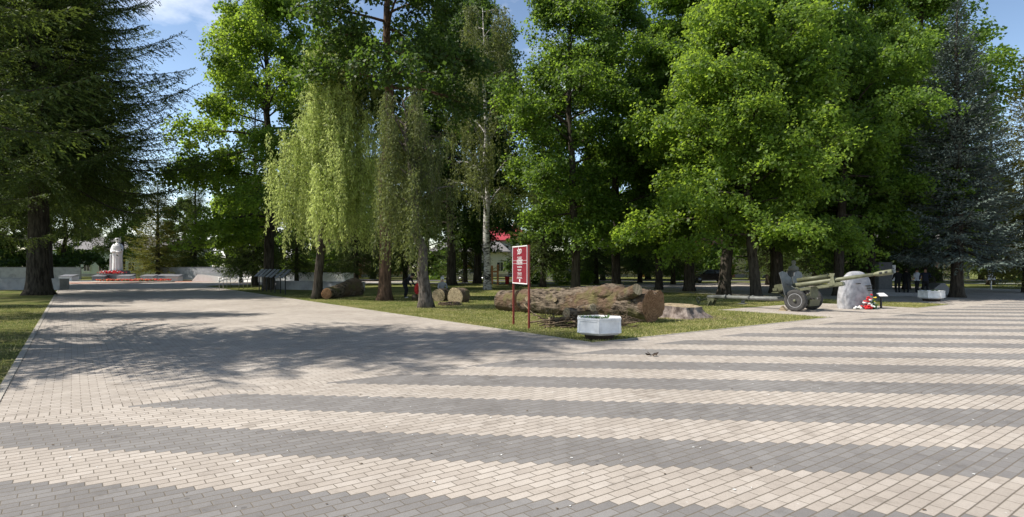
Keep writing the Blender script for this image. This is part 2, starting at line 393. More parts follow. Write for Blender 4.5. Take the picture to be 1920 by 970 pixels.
# ------------------------------------------------------------------ tree prototypes (meshes only)
def trunk_line(H, lean=(0, 0), wob=0.15, n=12):
    return np.array([[lean[0] * (k / (n - 1)) ** 1.2 + rng.normal(0, wob) * (k > 0) * min(1, k / 4), lean[1] * (k / (n - 1)) ** 1.2 + rng.normal(0, wob) * (k > 0) * min(1, k / 4), H * k / (n - 1)] for k in range(n)])
def along(line, z):
    k = np.clip(np.interp(z, line[:, 2], np.arange(len(line))), 0, len(line) - 1.001); i = int(k); f = k - i
    return line[i] * (1 - f) + line[i + 1] * f
def flare(mb, line, r0, rtop, n=14, mi=0):
    K = len(line); pts = [tuple(line[0] - np.array([0, 0, 0.15]))]; rad = [r0 * 1.5]
    z1 = min(0.35, line[1][2] * 0.4); z2 = min(1.0, line[1][2] * 0.8)
    for z, q in ((z1, 1.17), (z2, 1.04)):
        pts.append(tuple(along(line, z))); rad.append(r0 * q)
    for k in range(1, K):
        t = line[k][2] / line[-1][2]; pts.append(tuple(line[k])); rad.append(r0 * (1 - t) ** 0.8 + rtop)
    b0 = len(mb.v); mb.tube(pts, rad, n, mi)
    # uneven flutes and root swellings
    ph = rng.uniform(0, 6.28, 3)
    for q in range(b0, len(mb.v)):
        x, y, z = mb.v[q]; c = along(line, max(0, z)); dx, dy = x - c[0], y - c[1]; th = math.atan2(dy, dx)
        a = 0.05 + 0.22 * math.exp(-max(z, 0) / 0.45)
        s = 1 + a * (0.6 * math.sin(5 * th + ph[0]) + 0.5 * math.sin(3 * th + ph[1] + z * 0.4)) * (0.7 if z > 0.3 else 1)
        mb.v[q] = (c[0] + dx * s, c[1] + dy * s, z)

def maple_proto(name, H, R, cb, mat, bark, r0=0.36, limbs=30, leaves=42000, leaf=0.19, low=0.0, seed=1):
    global rng
    rng = np.random.default_rng(seed); random.seed(seed)
    line = trunk_line(H * 0.93, (rng.normal(0, .5), rng.normal(0, .5)))
    mb = MB(); flare(mb, line, r0, 0.025)
    C, CN, CR = [], [], []
    az = rng.uniform(0, 6.28)
    for k in range(limbs):
        t = (k + 0.5) / limbs
        h = cb + (H * 0.90 - cb) * t ** 1.05; az += 2.399 + rng.normal(0, .35)
        prof = (1 - abs(t - (0.38 - low)) ** 1.9 * 2.0); prof = max(0.25, min(1, prof)) if t < .4 else max(0.16, (1 - ((t - .3) / .75) ** 2))
        Ln = R * prof * rng.uniform(0.55, 1.18)
        el = math.radians(8 + 48 * t + rng.normal(0, 12)) ; droop = (0.32 - 0.25 * t) * Ln
        p0 = along(line, h * 0.94); d = np.array([math.cos(az), math.sin(az), 0])
        K = 8; pts = []
        bend = rng.normal(0, 0.18)
        for q in range(K):
            s = q / (K - 1); a2 = az + bend * s * 1.5
            pts.append(p0 + np.array([math.cos(a2), math.sin(a2), 0]) * Ln * s * math.cos(el) + np.array([0, 0, Ln * s * math.sin(el) - droop * s * s]))
        pts = np.array(pts); rb = max(0.03, r0 * 0.32 * (1 - t) ** 0.6 * (Ln / R) ** .5)
        mb.tube([tuple(p) for p in pts], [rb * (1 - s) + 0.012 for s in np.linspace(0, 1, K)], 6, caps=False)
        nsub = int(7 + 5 * Ln / R)
        for j in range(nsub):
            s = 0.28 + 0.72 * (j + rng.uniform(0, 1)) / nsub; s = min(s, 0.999)
            i = int(s * (K - 1)); f = s * (K - 1) - i; b = pts[i] * (1 - f) + pts[min(i + 1, K - 1)] * f
            sa = az + (1 if j % 2 else -1) * rng.uniform(.5, 1.25); sl = Ln * 0.42 * (1.12 - s) + rng.uniform(.35, .9)
            e2 = el * 0.5 + rng.normal(0, .38)
            tip = b + sl * np.array([math.cos(sa) * math.cos(e2), math.sin(sa) * math.cos(e2), math.sin(e2) - 0.12])
            mdp = (b + tip) / 2 + np.array([0, 0, .1 * sl])
            mb.tube([tuple(b), tuple(mdp), tuple(tip)], [0.022, .014, .006], 4, caps=False)
            for q in np.linspace(0.35, 1.05, 3 + int(sl * 1.3)):
                C.append(b + (tip - b) * q + rng.normal(0, .2, 3)); CN.append([math.cos(sa) * .8, math.sin(sa) * .8, 1]); CR.append(rng.uniform(.34, .72))
    C = np.array(C); CN = unit(np.array(CN, float) + rng.normal(0, .42, (len(C), 3))); CR = np.array(CR)
    per = rng.poisson(leaves / len(C) * CR ** 1.5 / np.mean(CR ** 1.5)); idx = np.repeat(np.arange(len(C)), per); N = len(idx)
    a = unit(np.cross(CN, rng.normal(0, 1, (len(C), 3)))); b = np.cross(CN, a)
    rr = CR[idx] * np.sqrt(rng.uniform(0, 1, N)); th = rng.uniform(0, 6.283, N)
    off = a[idx] * (rr * np.cos(th))[:, None] + b[idx] * (rr * np.sin(th))[:, None]
    pos = C[idx] + off + CN[idx] * (rng.normal(0, .17, N) - 0.28 * rr * rr)[:, None]
    nrm = unit(CN[idx] + rng.normal(0, .55, (N, 3)))
    ax = unit(off + rng.normal(0, .25, (N, 3)) + np.array([0, 0, -.12]))
    ln = leaf * rng.uniform(.6, 1.25, N)
    cm = leaves_mesh(name + '_crown', pos - ax * ln[:, None] * .3, ax, nrm, ln, ln * .95, mat, .14, .42)
    return mb.mesh(name + '_trunk', bark), cm

def spruce_proto(name, H, R, cb, mat, bark, r0=0.3, card=0.26, cw=0.085, step=0.38, dens=1.0, seed=1, droop=1.0, power=0.8, per=6):
    global rng
    rng = np.random.default_rng(seed); random.seed(seed)
    line = trunk_line(H, (0, 0), 0.03, 14); mb = MB(); flare(mb, line, r0, 0.012)
    P, A, Nn, Ls = [], [], [], []
    z = cb; az = 0
    while z < H - 0.25:
        t = (z - cb) / (H - cb)
        LZ = R * (1 - t) ** power
        nb = per if t < .8 else max(4, per - 2)
        az += rng.uniform(.3, .9)
        for k in range(nb):
            a = az + 6.283 * k / nb + rng.normal(0, .16); L = max(.2, LZ * rng.uniform(.66, 1.12)); zz = z + rng.normal(0, .1)
            el = math.radians(-14 * droop + 46 * t + rng.normal(0, 4)); sag = L * (0.16 * droop) * (1 - t)
            K = 9; S = np.linspace(0, 1, K); side = rng.normal(0, .06)
            d = np.array([math.cos(a), math.sin(a)]); e = np.array([-d[1], d[0]])
            curve = np.stack([L * S * math.cos(el) * d[0] + e[0] * side * L * S * S, L * S * math.cos(el) * d[1] + e[1] * side * L * S * S, zz + L * S * math.sin(el) - sag * np.sin(S * math.pi * .85) * 1.0 + 0.10 * L * S ** 3], 1)
            c0 = along(line, min(zz, H - .05)); curve[:, 0] += c0[0]; curve[:, 1] += c0[1]
            if L > .5: mb.tube([tuple(p) for p in curve], [max(.006, r0 * .15 * (1 - s) * (1 - t * .7) * min(1, L / 2)) + .004 for s in S], 5, caps=False)
            nt = max(3, int(L / .17 * dens)); s = np.sort(rng.uniform(.12, 1.0, nt)); 
            ip = lambda q: np.stack([np.interp(q, S, curve[:, j]) for j in range(3)], -1)
            base = ip(s); tang = unit(ip(np.minimum(s + .04, 1.04)) - ip(s - .04))
            sg = np.where(np.arange(nt) % 2, 1, -1)[:, None]
            hor = unit(np.cross(tang, np.array([0, 0, 1.0])))
            td = unit(tang * .75 + hor * sg * rng.uniform(.6, 1.1, (nt, 1)) + np.array([0, 0, -1]) * rng.uniform(.1, .55, (nt, 1)) * droop)
            tl = (L * .30 * (1.05 - s) ** .7 + .22) * rng.uniform(.7, 1.15, nt)
            m = np.maximum(2, (tl / (card * .42)).astype(int)); idx = np.repeat(np.arange(nt), m)
            q = np.concatenate([np.linspace(0, 1, mm) for mm in m])
            p = base[idx] + td[idx] * (tl[idx] * q)[:, None]; p[:, 2] -= .22 * droop * (tl[idx] * q) ** 2
            dirn = unit(td[idx] + rng.normal(0, .42, (len(idx), 3)) + np.array([0, 0, -.12 * droop]))
            P.append(p); A.append(dirn); Nn.append(unit(np.array([0, 0, 1.0]) + rng.normal(0, .5, (len(idx), 3)))); Ls.append(card * rng.uniform(.6, 1.2, len(idx)))
            # needles along the branch itself, tip included
            q2 = np.linspace(.25, 1, max(4, int(L / .12))); pp = ip(q2); P.append(pp); tt = unit(ip(np.minimum(q2 + .03, 1.03)) - ip(q2 - .03))
            A.append(unit(tt + rng.normal(0, .35, pp.shape))); Nn.append(unit(np.array([0, 0, 1.0]) + rng.normal(0, .4, pp.shape))); Ls.append(card * rng.uniform(.7, 1.1, len(q2)))
        z += step * rng.uniform(.8, 1.2) * (1 - .35 * t)
    P.append(np.array([[0, 0, H - .15]])); A.append(np.array([[0, 0, 1.0]])); Nn.append(np.array([[1.0, 0, 0]])); Ls.append(np.array([.35]))
    P, A, Nn, Ls = map(np.concatenate, (P, A, Nn, Ls))
    cm = leaves_mesh(name + '_crown', P, A, Nn, Ls, cw * rng.uniform(.7, 1.3, len(Ls)), mat, .25, .4)
    return mb.mesh(name + '_trunk', bark), cm

def weeping_proto(name, H, R, zlow, mat, bark, r0=.22, lean=(0, 0), limbs=16, strands=420, leaf=.1, lw=.035, dl=.05, lmax=6, first=.35, seed=1, dense=1.0, barktop=None):
    """ascending limbs whose outer ends let long strands hang"""
    global rng
    rng = np.random.default_rng(seed); random.seed(seed)
    line = trunk_line(H, lean, .08); mb = MB(); flare(mb, line, r0, .015)
    starts = []
    az = rng.uniform(0, 6.28)
    for k in range(limbs):
        t = (k + .5) / limbs; h = H * (first + (1 - first) * t); az += 2.399 + rng.normal(0, .3)
        L = R * (1.0 - .62 * t ** 1.6) * rng.uniform(.7, 1.12); rise = L * rng.uniform(.25, .75) * (1 - .3 * t)
        p0 = along(line, h); S = np.linspace(0, 1, 9)
        pts = np.stack([p0[0] + math.cos(az) * L * S, p0[1] + math.sin(az) * L * S, p0[2] + rise * np.sin(S * math.pi * .62) * 1.1], 1)
        mb.tube([tuple(p) for p in pts], [(r0 * .3 * (1 - t * .6)) * (1 - s) + .008 for s in S], 6, caps=False)
        per = 6
        for j in range(int(strands / limbs)):
            if j % per == 0: sc = rng.uniform(.15, 1) ** .75; lf = rng.uniform(.12, 1)
            s = min(1, max(.1, sc + rng.normal(0, .05))); a2 = az + rng.normal(0, .8); o = rng.uniform(0, .45) * R * .4
            b = np.array([np.interp(s, S, pts[:, q]) for q in range(3)])
            tip = b + np.array([math.cos(a2) * o, math.sin(a2) * o, rng.uniform(-.1, .35)])
            if j % 3 == 0: mb.tube([tuple(b), tuple((b + tip) / 2 + [0, 0, .1]), tuple(tip)], [.012, .009, .004], 3, caps=False)
            starts.append((tip, lf * rng.uniform(.75, 1.1)))
    P, A, Nn, Ls = [], [], [], []
    for b, lf in starts:
        L = min(b[2] - zlow * rng.uniform(.9, 1.6), lf * lmax)
        if L < .4: continue
        n = max(4, int(L / dl * dense)); s = np.sort(rng.uniform(0, 1, n)); sway = rng.normal(0, .05, 2) * L; ph = rng.uniform(0, 6.28); o0 = rng.normal(0, .12, 2)
        p = np.stack([b[0] + o0[0] + sway[0] * s + .05 * np.sin(4 * s * L + ph), b[1] + o0[1] + sway[1] * s + .05 * np.cos(3.4 * s * L + ph), b[2] + .12 * np.sin(np.minimum(s * 8, 3.14)) - L * s], 1)
        spread = .035 + .085 * np.sin(np.minimum(1, s * 1.1) * 3.0) ** 2
        ang = rng.uniform(0, 6.283, n)
        off = np.stack([np.cos(ang), np.sin(ang), np.full(n, 0.0)], 1) * (spread * rng.uniform(.2, 1.6, n))[:, None]
        P.append(p + off); A.append(unit(off * 2.6 + np.array([0, 0, -.33]) + rng.normal(0, .12, (n, 3)))); Nn.append(unit(rng.normal(0, 1, (n, 3)) + off * 3 + np.array([0, 0, .5]))); Ls.append(leaf * rng.uniform(.6, 1.25, n))
        if rng.uniform() < .35:
            q = [tuple(p[i]) for i in range(0, n, max(1, n // 6))]
            if len(q) > 2: mb.tube(q, [.005] * len(q), 3, caps=False)
    P, A, Nn, Ls = map(np.concatenate, (P, A, Nn, Ls))
    cm = leaves_mesh(name + '_crown', P, A, Nn, Ls, Ls * lw / leaf, mat, .15, .4)
    return mb.mesh(name + '_trunk', bark), cm

def place(kind, protos, px, Y, s, rz, label, cat, group, X=None, sz=None, mat=None, name=None):
    tm, cm = protos
    p = Vector(((px - 960) / F * Y, Y, 0))
    t = thing(kind, label, cat, p, rz, group)
    t.scale = (s, s, sz if sz else s)
    tr = mesh_obj('trunk', tm, t); cr = mesh_obj('crown', cm, t)
    if mat is not None:
        cr.material_slots[0].link = 'OBJECT'; cr.material_slots[0].material = mat
    return t

T_A = maple_proto('broad_maple', 26, 7.4, 4.8, M['maple'], M['bark'], .36, 46, 84000, .2, .05, 11)
T_B = maple_proto('tall_maple', 26, 5.6, 4.9, M['maple'], M['bark'], .30, 44, 64000, .19, 0, 12)
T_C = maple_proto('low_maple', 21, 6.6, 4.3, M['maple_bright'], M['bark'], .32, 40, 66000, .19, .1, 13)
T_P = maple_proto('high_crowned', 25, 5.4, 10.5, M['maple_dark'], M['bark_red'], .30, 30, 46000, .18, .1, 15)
T_F = maple_proto('far_maple', 19, 6.4, 1.7, M['maple_dark'], M['bark'], .34, 28, 26000, .34, .1, 14)
S_N = spruce_proto('near_spruce', 22, 6.6, 7.2, M['spruce'], M['bark'], .42, .17, .062, .74, 2.4, 21, 1.1, .6, 5)
S_A = spruce_proto('old_spruce', 28, 9.8, 8.6, M['spruce'], M['bark'], .62, .21, .065, .44, 1.7, 22, 1.0, .42, 7)
S_B = spruce_proto('spruce', 18, 4.0, 2.4, M['spruce'], M['bark'], .26, .24, .075, .36, 1.0, 23, 1.0, .85, 6)
S_Q = spruce_proto('blue_spruce', 17, 4.1, 2.6, M['spruce_blue'], M['bark'], .30, .2, .075, .33, 1.35, 24, .55, .85, 7)
W_1 = weeping_proto('weeping_willow', 14.8, 3.1, 2.6, M['willow'], M['bark'], .24, (1.5, 0), 34, 960, .17, .052, .036, 8.5, .33, 31)
W_2 = weeping_proto('weeping_birch', 9.2, 1.75, 1.75, M['willow2'], M['bark_pale'], .26, (-1.1, .3), 18, 400, .13, .042, .034, 6.0, .45, 32)
W_3 = weeping_proto('silver_birch', 23, 4.4, 5.5, M['birch'], M['birchbark'], .30, (-.3, 0), 26, 900, .18, .075, .055, 4.2, .24, 33)

G1 = 'maples of the park grove'; G2 = 'spruces of the park'; G3 = 'trees closing the far side of the park'
S2 = lambda px, Y: None
# left side
place('spruce_tree', S_N, -372, 12.8, .98, .4, 'tall spruce at the left edge whose branches darken the top left corner', 'tree', G2)
place('spruce_tree', S_N, -123, 21, .56, 2.0, 'smaller spruce at the left edge in front of the thick-trunked one', 'tree', G2, sz=.62)
place('spruce_tree', S_B, -533, 14.5, .62, 1.0, 'unseen young spruce added outside the left edge to shade the near left lawn', 'tree', G2)  # out of view, added for its shadow on the near left lawn
place('spruce_tree', S_B, -192, 26, .66, 2.2, 'unseen young spruce added outside the left edge to shade the farther left lawn', 'tree', G2)  # also out of view, added to darken the lawn farther back
place('maple_tree', T_F, 22, 90, .95, 1.0, 'leafy tree at the far left behind the long grey wall', 'tree', G3)
place('maple_tree', T_F, -60, 84, .95, 3.0, 'leafy tree cut by the left edge behind the long grey wall', 'tree', G3)
place('maple_tree', T_B, 232, 96, .78, 3.0, 'round-crowned tree directly behind the white statue', 'tree', G3)
place('spruce_tree', S_A, 72, 37.5, 1.0, 1.1, 'old spruce with the thickest dark trunk, standing on the left lawn', 'tree', G2)
place('spruce_tree', S_A, 84, 56, 1.02, 2.9, 'big spruce hidden mostly behind the thick-trunked one, left of the white statue', 'tree', G2, sz=1.15)
place('spruce_tree', S_A, -60, 50, .95, 4.1, 'dark spruce at the left edge beyond the low concrete block', 'tree', G2)
place('maple_tree', T_F, 118, 94, 1.05, .4, 'dark leafy tree left of the white statue above the grey wall', 'tree', G3)
place('spruce_tree', S_B, 296, 83, 1.2, 1.9, 'yellow green spruce just right of the white statue, sunlight put into its colour', 'tree', G2, sz=.78, mat=M['spruce_sun_tint'])
place('spruce_tree', S_B, 366, 86, 1.02, 5.0, 'slim pointed spruce rising into the sky gap beyond the memorial square', 'tree', G2)
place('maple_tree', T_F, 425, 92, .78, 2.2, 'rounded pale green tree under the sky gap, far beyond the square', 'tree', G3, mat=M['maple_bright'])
place('spruce_tree', S_B, 452, 66, .70, .9, 'broad dark spruce behind the metal railings', 'tree', G2, sz=.72)
place('spruce_tree', S_B, 478, 56, 1.0, 3.0, 'dark spruce with drooping branches behind the row of lecterns', 'tree', G2)
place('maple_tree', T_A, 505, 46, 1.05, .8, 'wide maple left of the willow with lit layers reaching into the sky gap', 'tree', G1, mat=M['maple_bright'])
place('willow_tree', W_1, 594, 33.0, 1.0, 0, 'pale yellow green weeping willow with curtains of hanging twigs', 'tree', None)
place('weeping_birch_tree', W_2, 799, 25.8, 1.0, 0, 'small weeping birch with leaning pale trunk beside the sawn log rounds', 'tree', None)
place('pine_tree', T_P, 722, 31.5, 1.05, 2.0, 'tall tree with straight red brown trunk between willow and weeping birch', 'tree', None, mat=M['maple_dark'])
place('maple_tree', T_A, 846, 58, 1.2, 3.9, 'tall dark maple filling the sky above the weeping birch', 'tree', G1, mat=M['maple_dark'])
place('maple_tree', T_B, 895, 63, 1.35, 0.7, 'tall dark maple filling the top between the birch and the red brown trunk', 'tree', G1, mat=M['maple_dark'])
place('birch_tree', W_3, 914, 46, .95, 0, 'silver birch with thick white trunk left of the red sign', 'tree', None)
place('spruce_tree', S_B, 1018, 52, .95, .3, 'black green spruce with hanging branches just right of the red sign', 'tree', G2)
place('maple_tree', T_B, 1079, 42, 1.02, 1.0, 'slender maple with dark trunk behind the middle of the felled log', 'tree', G1)
place('maple_tree', T_B, 1156, 49, 1.15, 2.6, 'tall maple with bare dark trunk above the sawn end of the felled log', 'tree', G1)
place('maple_tree', T_B, 1236, 46, .9, 4.4, 'thin maple right of the tall bare-trunked one, above the stump', 'tree', G1)
place('maple_tree', T_A, 1292, 43, 1.0, 5.2, 'dark-trunked maple left of the black parked car', 'tree', G1)
place('maple_tree', T_C, 1357, 36.5, 1.06, .5, 'bright maple with flared trunk in front of the black parked car', 'tree', G1)
place('maple_tree', T_C, 1418, 33.0, .86, 3.3, 'low sunlit maple over the trail of the gun', 'tree', G1)
place('maple_tree', T_A, 1456, 40, 1.1, 2.4, 'tall maple behind the gun shield', 'tree', G1)
place('maple_tree', T_C, 1572, 36.5, .92, 1.6, 'leafy maple directly behind the memorial boulder', 'tree', G1, mat=M['maple'])
place('maple_tree', T_B, 1632, 42.5, 1.0, 5.6, 'tall maple right of the boulder whose branches reach the top right corner', 'tree', G1)
place('maple_tree', T_B, 1742, 47, 1.2, 1.2, 'tall maple behind the blue spruce filling the upper right', 'tree', G1)
place('spruce_tree', S_B, 1600, 48, 1.05, 2.2, 'dark spruce between the boulder and the dark stele', 'tree', G2)
place('spruce_tree', S_B, 1700, 47, .95, 4.0, 'dark spruce behind the standing people', 'tree', G2)
place('spruce_tree', S_Q, 1795, 34.5, 1.02, .2, 'blue spruce with silvery tiers behind the right-hand white planter', 'tree', None)
place('spruce_tree', S_B, 1858, 58, 1.08, 5.5, 'lit green spruce rising behind the blue spruce', 'tree', G2)
place('spruce_tree', S_B, 1925, 41, .92, .0, 'spruce at the right edge of the park, golden sunlight put into its colour', 'tree', G2, mat=M['spruce_sun_tint'])
place('spruce_tree', S_B, 1995, 48, 1.1, .6, 'spruce cut by the right edge, golden sunlight in its colour, beyond the similar one', 'tree', G2, mat=M['spruce_sun_tint'])
for px, Y, s, lab in ((556, 62, .8, 'black green spruce in the shade left of the willow trunk'), (668, 60, .9, 'shaded spruce between the willow and the red brown trunk'), (760, 62, .95, 'shaded spruce behind the person in black'),
        (872, 66, .95, 'shaded spruce between the log rounds and the birch'), (1118, 62, .9, 'shaded spruce left of the bare-trunked maple, behind the log'), (1200, 66, .95, 'shaded spruce above the sawn end of the felled trunk'),
        (1262, 60, .85, 'shaded spruce above the stump'), (1440, 58, .9, 'shaded spruce behind the gun trail'), (1528, 56, .95, 'shaded spruce between the gun shield and the boulder')):
    place('spruce_tree', S_B, px, Y, s, px * .7, lab, 'tree', G2)
far = [(345, 104, .8, 'leafy tree closing the view behind the slim pointed spruce'), (470, 104, 1.0, 'leafy tree far behind the metal railings'), (520, 92, .9, 'leafy tree far behind the row of lecterns'), (610, 84, 1.0, 'leafy tree far behind the willow'), (700, 88, 1.05, 'leafy tree beyond the red brown trunk, by the brick house'),
       (800, 86, 1.0, 'leafy tree far behind the weeping birch'), (1022, 84, .8, 'leafy tree beyond the red sign and the white fence'), (1060, 84, 1.0, 'leafy tree beyond the white fence'),
       (1130, 78, .95, 'leafy tree by the cream house'), (1215, 82, 1.05, 'leafy tree behind the stump, beyond the lawn'), (1300, 96, 1.1, 'leafy tree behind the black parked car'),
       (1410, 80, .95, 'leafy tree behind the gun trail at the far street'), (1490, 76, 1.0, 'leafy tree behind the gun shield at the far street'), (1560, 70, 1.0, 'leafy tree far behind the boulder'),
       (1650, 66, .95, 'leafy tree far behind the dark stele'), (1760, 72, 1.0, 'leafy tree behind the right-hand people'), (1840, 80, .9, 'leafy tree beyond the right path')]
for i, (px, Y, s, lab) in enumerate(far):
    place('maple_tree', T_F, px, Y, s, i * 1.7, lab, 'tree', G3, mat=(M['maple'] if i % 2 else None))
# ------------------------------------------------------------------ ground, paving, lawns
sheet('lawn', [Vector((-900, -60, 0)), Vector((900, -60, 0)), Vector((900, 1200, 0)), Vector((-900, 1200, 0))], 0.0, M['lawn'])
sheet('plaza', rect(-0.76, 120, -40, 9.05), .004, M['stripe'])
sheet('paver_border', rect(-0.76, 120, 9.05, 9.2633), .004, M['soldier'])
sheet('plaza_edge', rect(9.8, 120, 9.2633, 10.0), .004, M['tan'])
sheet('path', rect(-0.76, 9.8, 9.2633, 62), .004, M['tan'])
sheet('memorial_square', rect(-24, 34, 62, 90), .004, M['tan'])
sheet('red_paving', rect(-2, 24, 77, 83), .008, M['redpave'])
sheet('gun_pad', rect(21.6, 29.5, 10.0, 14.6), .006, M['tan'])
sheet('right_path', rect(33.6, 60, 10.0, 40), .004, M['tan'])
sheet('road', [Vector((-60, 72, 0)), Vector((90, 72, 0)), Vector((90, 79, 0)), Vector((-60, 79, 0))], .004, M['asphalt'])
sheet('pavement', [Vector((-20, 64, 0)), Vector((70, 62, 0)), Vector((70, 64, 0)), Vector((-20, 66, 0))], .004, M['concrete'])
def kerb(u0, v0, u1, v1, w=.07, h=.014):
    a, b = uv(u0, v0), uv(u1, v1); d = b - a; L = d.length; rz = math.atan2(d.y, d.x)
    mb = MB(); n = max(1, int(L / 1.0))
    for k in range(n):
        c = a + d * ((k + .5) / n); mb.box((c.x, c.y, h / 2 - .01), (L / n - .008, w, h + .02), rz)
    return tag(mb.build('kerb', M['kerb']), kind='structure')
kerb(-.81, 8, -.81, 62, .1, .016); kerb(9.85, 10.06, 9.85, 62); kerb(9.8, 10.05, 21.6, 10.05); kerb(29.5, 10.05, 33.6, 10.05); kerb(21.55, 10.1, 21.55, 14.6, .09, .02); kerb(33.55, 10.1, 33.55, 40)
# grass blades
def grass(name, u0, u1, v0, v1, n, seed, keep=None):
    r = np.random.default_rng(seed)
    a, b = r.uniform(u0, u1, n), r.uniform(v0, v1, n)
    d = .5 + .5 * np.sin(a * 2.1 + 1.3 * np.sin(b * 1.7)) * np.sin(b * 2.6 + a * .7)
    k = r.uniform(0, 1, n) < .35 + .65 * d
    a, b = a[k], b[k]; n = len(a)
    p = np.stack([U.x * a + V.x * b, U.y * a + V.y * b, np.zeros(n)], 1)
    ax = unit(np.stack([r.normal(0, .55, n), r.normal(0, .55, n), np.ones(n)], 1)); nr = unit(r.normal(0, 1, (n, 3)))
    ln = r.uniform(.025, .075, n)
    me = leaves_mesh(name, p, ax, nr, ln, r.uniform(.007, .016, n), M['blade'], .1, .35)
    return tag(mesh_obj(name, me), 'short sunlit grass on the lawn' if seed == 1 else None, None, None, 'stuff')
t = NT(bpy.data.materials.new('grass_blade')); g = t.n('ShaderNodeNewGeometry')
n1 = t.noise(g.outputs['Position'], .8, 4); f = t.math('ADD', t.math('MULTIPLY', g.outputs['Random Per Island'], .45), t.math('MULTIPLY', n1, .6))
cg = t.ramp(f, [(.2, (.10, .14, .025)), (.4, (.24, .27, .06)), (.54, (.46, .43, .15)), (.75, (.62, .54, .28))])
tl = t.n('ShaderNodeBsdfTranslucent'); t.l(cg, tl.inputs[0]); mx = t.n('ShaderNodeMixShader'); mx.inputs[0].default_value = .3
t.l(t.bsdf(cg, .7, 0, None, .2), mx.inputs[1]); t.l(tl.outputs[0], mx.inputs[2]); M['blade'] = t.out(mx.outputs[0])
grass('grass', 9.84, 21.56, 10.03, 24, 120000, 1); grass('grass', 9.95, 40, 24, 38, 50000, 2)
grass('grass', -9, -.84, 9, 36, 60000, 3); grass('grass', 21.7, 33.4, 14.7, 24, 35000, 4); grass('grass', 29.6, 33.4, 10.12, 14.7, 15000, 5)
# grit and fallen petals on the plaza
r = np.random.default_rng(5); n = 1100
mb = MB()
for k in range(n):
    a, b = random.uniform(-.5, 26), random.uniform(-2, 9)
    p = uv(a, b, .008); s = random.choice([.006, .008, .01, .014, .02]); th = random.uniform(0, 6.28)
    mb.add([p + Vector((math.cos(th + q) * s * random.uniform(.5, 1), math.sin(th + q) * s * random.uniform(.5, 1), random.uniform(0, .004))) for q in (0, 1.5, 3.1, 4.6)], [(0, 1, 2, 3)], 0 if random.random() < .6 else 1)
tag(mb.build('litter', [M['white'], M['twig']]), 'pale petals and grit scattered over the paving', None, None, 'stuff')

# ------------------------------------------------------------------ dead leaf on the plaza
p = gp(1222, 668); mb = MB()
for k in range(4):
    th = k * 1.6; mb.add([(0, 0, .02), (.1 * math.cos(th), .1 * math.sin(th), .01), (.17 * math.cos(th + .35), .17 * math.sin(th + .35), .07), (.09 * math.cos(th + .8), .09 * math.sin(th + .8), .05)], [(0, 1, 2, 3)])
mb.tube([(0, 0, .02), (-.1, -.03, .05)], .006, 5)
o = mb.build('dead_leaf', M['soil'], loc=p + Vector((0, 0, .006))); tag(o, 'curled dark dead leaf lying alone on the striped paving', 'leaf')

# ------------------------------------------------------------------ red sign
P1 = gp(963, 608.5); P2 = gp(992, 616.5); dv = P2 - P1; W = dv.length; rz = math.atan2(dv.y, dv.x)
sg = thing('information_sign', 'crimson sign board with a white star on two dark red posts', 'sign', (P1 + P2) / 2, rz)
# local: x from P1 to P2, -y faces the path
mb = MB()
for s in (-1, 1):
    MB().box((s * W / 2, 0, 1.21), (.055, .055, 2.44), bev=.006).build('post', M['signpost'], sg)
bw = W - .06
MB().box((0, -.002, 1.85), (bw, .075, 1.14), bev=.01).build('board', M['signred'], sg)
for x, z, a, b in ((0, 2.405, bw, .03), (0, 1.295, bw, .03), (-bw / 2 + .012, 1.85, .024, 1.08), (bw / 2 - .012, 1.85, .024, 1.08)):
    mb.box((x, -.045, z), (a, .012, b))
mb.build('border', M['signwhite'], sg)
mb = MB(); yy = -.047
def flat(mb, poly, y=yy, th=.005, mi=0): mb.prism(poly, -th, Matrix.Translation((0, y + th, 0)), mi)
cx, cz, R1 = -.10, 2.26, .135
outer = [(cx + (R1 if k % 2 == 0 else R1 * .45) * math.sin(k * math.pi / 5), cz + (R1 if k % 2 == 0 else R1 * .45) * math.cos(k * math.pi / 5)) for k in range(10)]
inner = [(cx + (x - cx) * .72, cz + (z - cz) * .72) for x, z in outer]
for k in range(10): flat(mb, [outer[k], outer[(k + 1) % 10], inner[(k + 1) % 10], inner[k]])
for k in range(5): flat(mb, [(cx - .006, cz), (cx + .006, cz), inner[2 * k]])
for zz in (cz + .055, cz, cz - .055): flat(mb, [(cx + .09, zz - .011), (cx + .20, zz - .011), (cx + .20, zz + .011), (cx + .07, zz + .011)])
arc = [(cx + .20 + .066 * math.sin(a), cz + .066 * math.cos(a)) for a in np.linspace(0, math.pi, 8)]
for k in range(7):
    (x0, z0), (x1, z1) = arc[k], arc[k + 1]; ii = lambda x, z: (cx + .20 + (x - cx - .2) * .68, cz + (z - cz) * .68)
    flat(mb, [(x0, z0), (x1, z1), ii(x1, z1), ii(x0, z0)])
mb.build('star_emblem', M['signwhite'], sg)
mb = MB()
def words(mb, z, x0, x1, h):
    x = x0
    while x < x1 - .02:
        w = min(random.uniform(.03, .09), x1 - x); xx = x
        while xx < x + w - .006:        # letter-like strokes, too small to read
            ww = random.uniform(.006, .012); hh = h * random.uniform(.75, 1)
            flat(mb, [(xx, z - h / 2), (xx + ww, z - h / 2), (xx + ww, z - h / 2 + hh), (xx, z - h / 2 + hh)]); xx += ww + .004
        x += w + .018
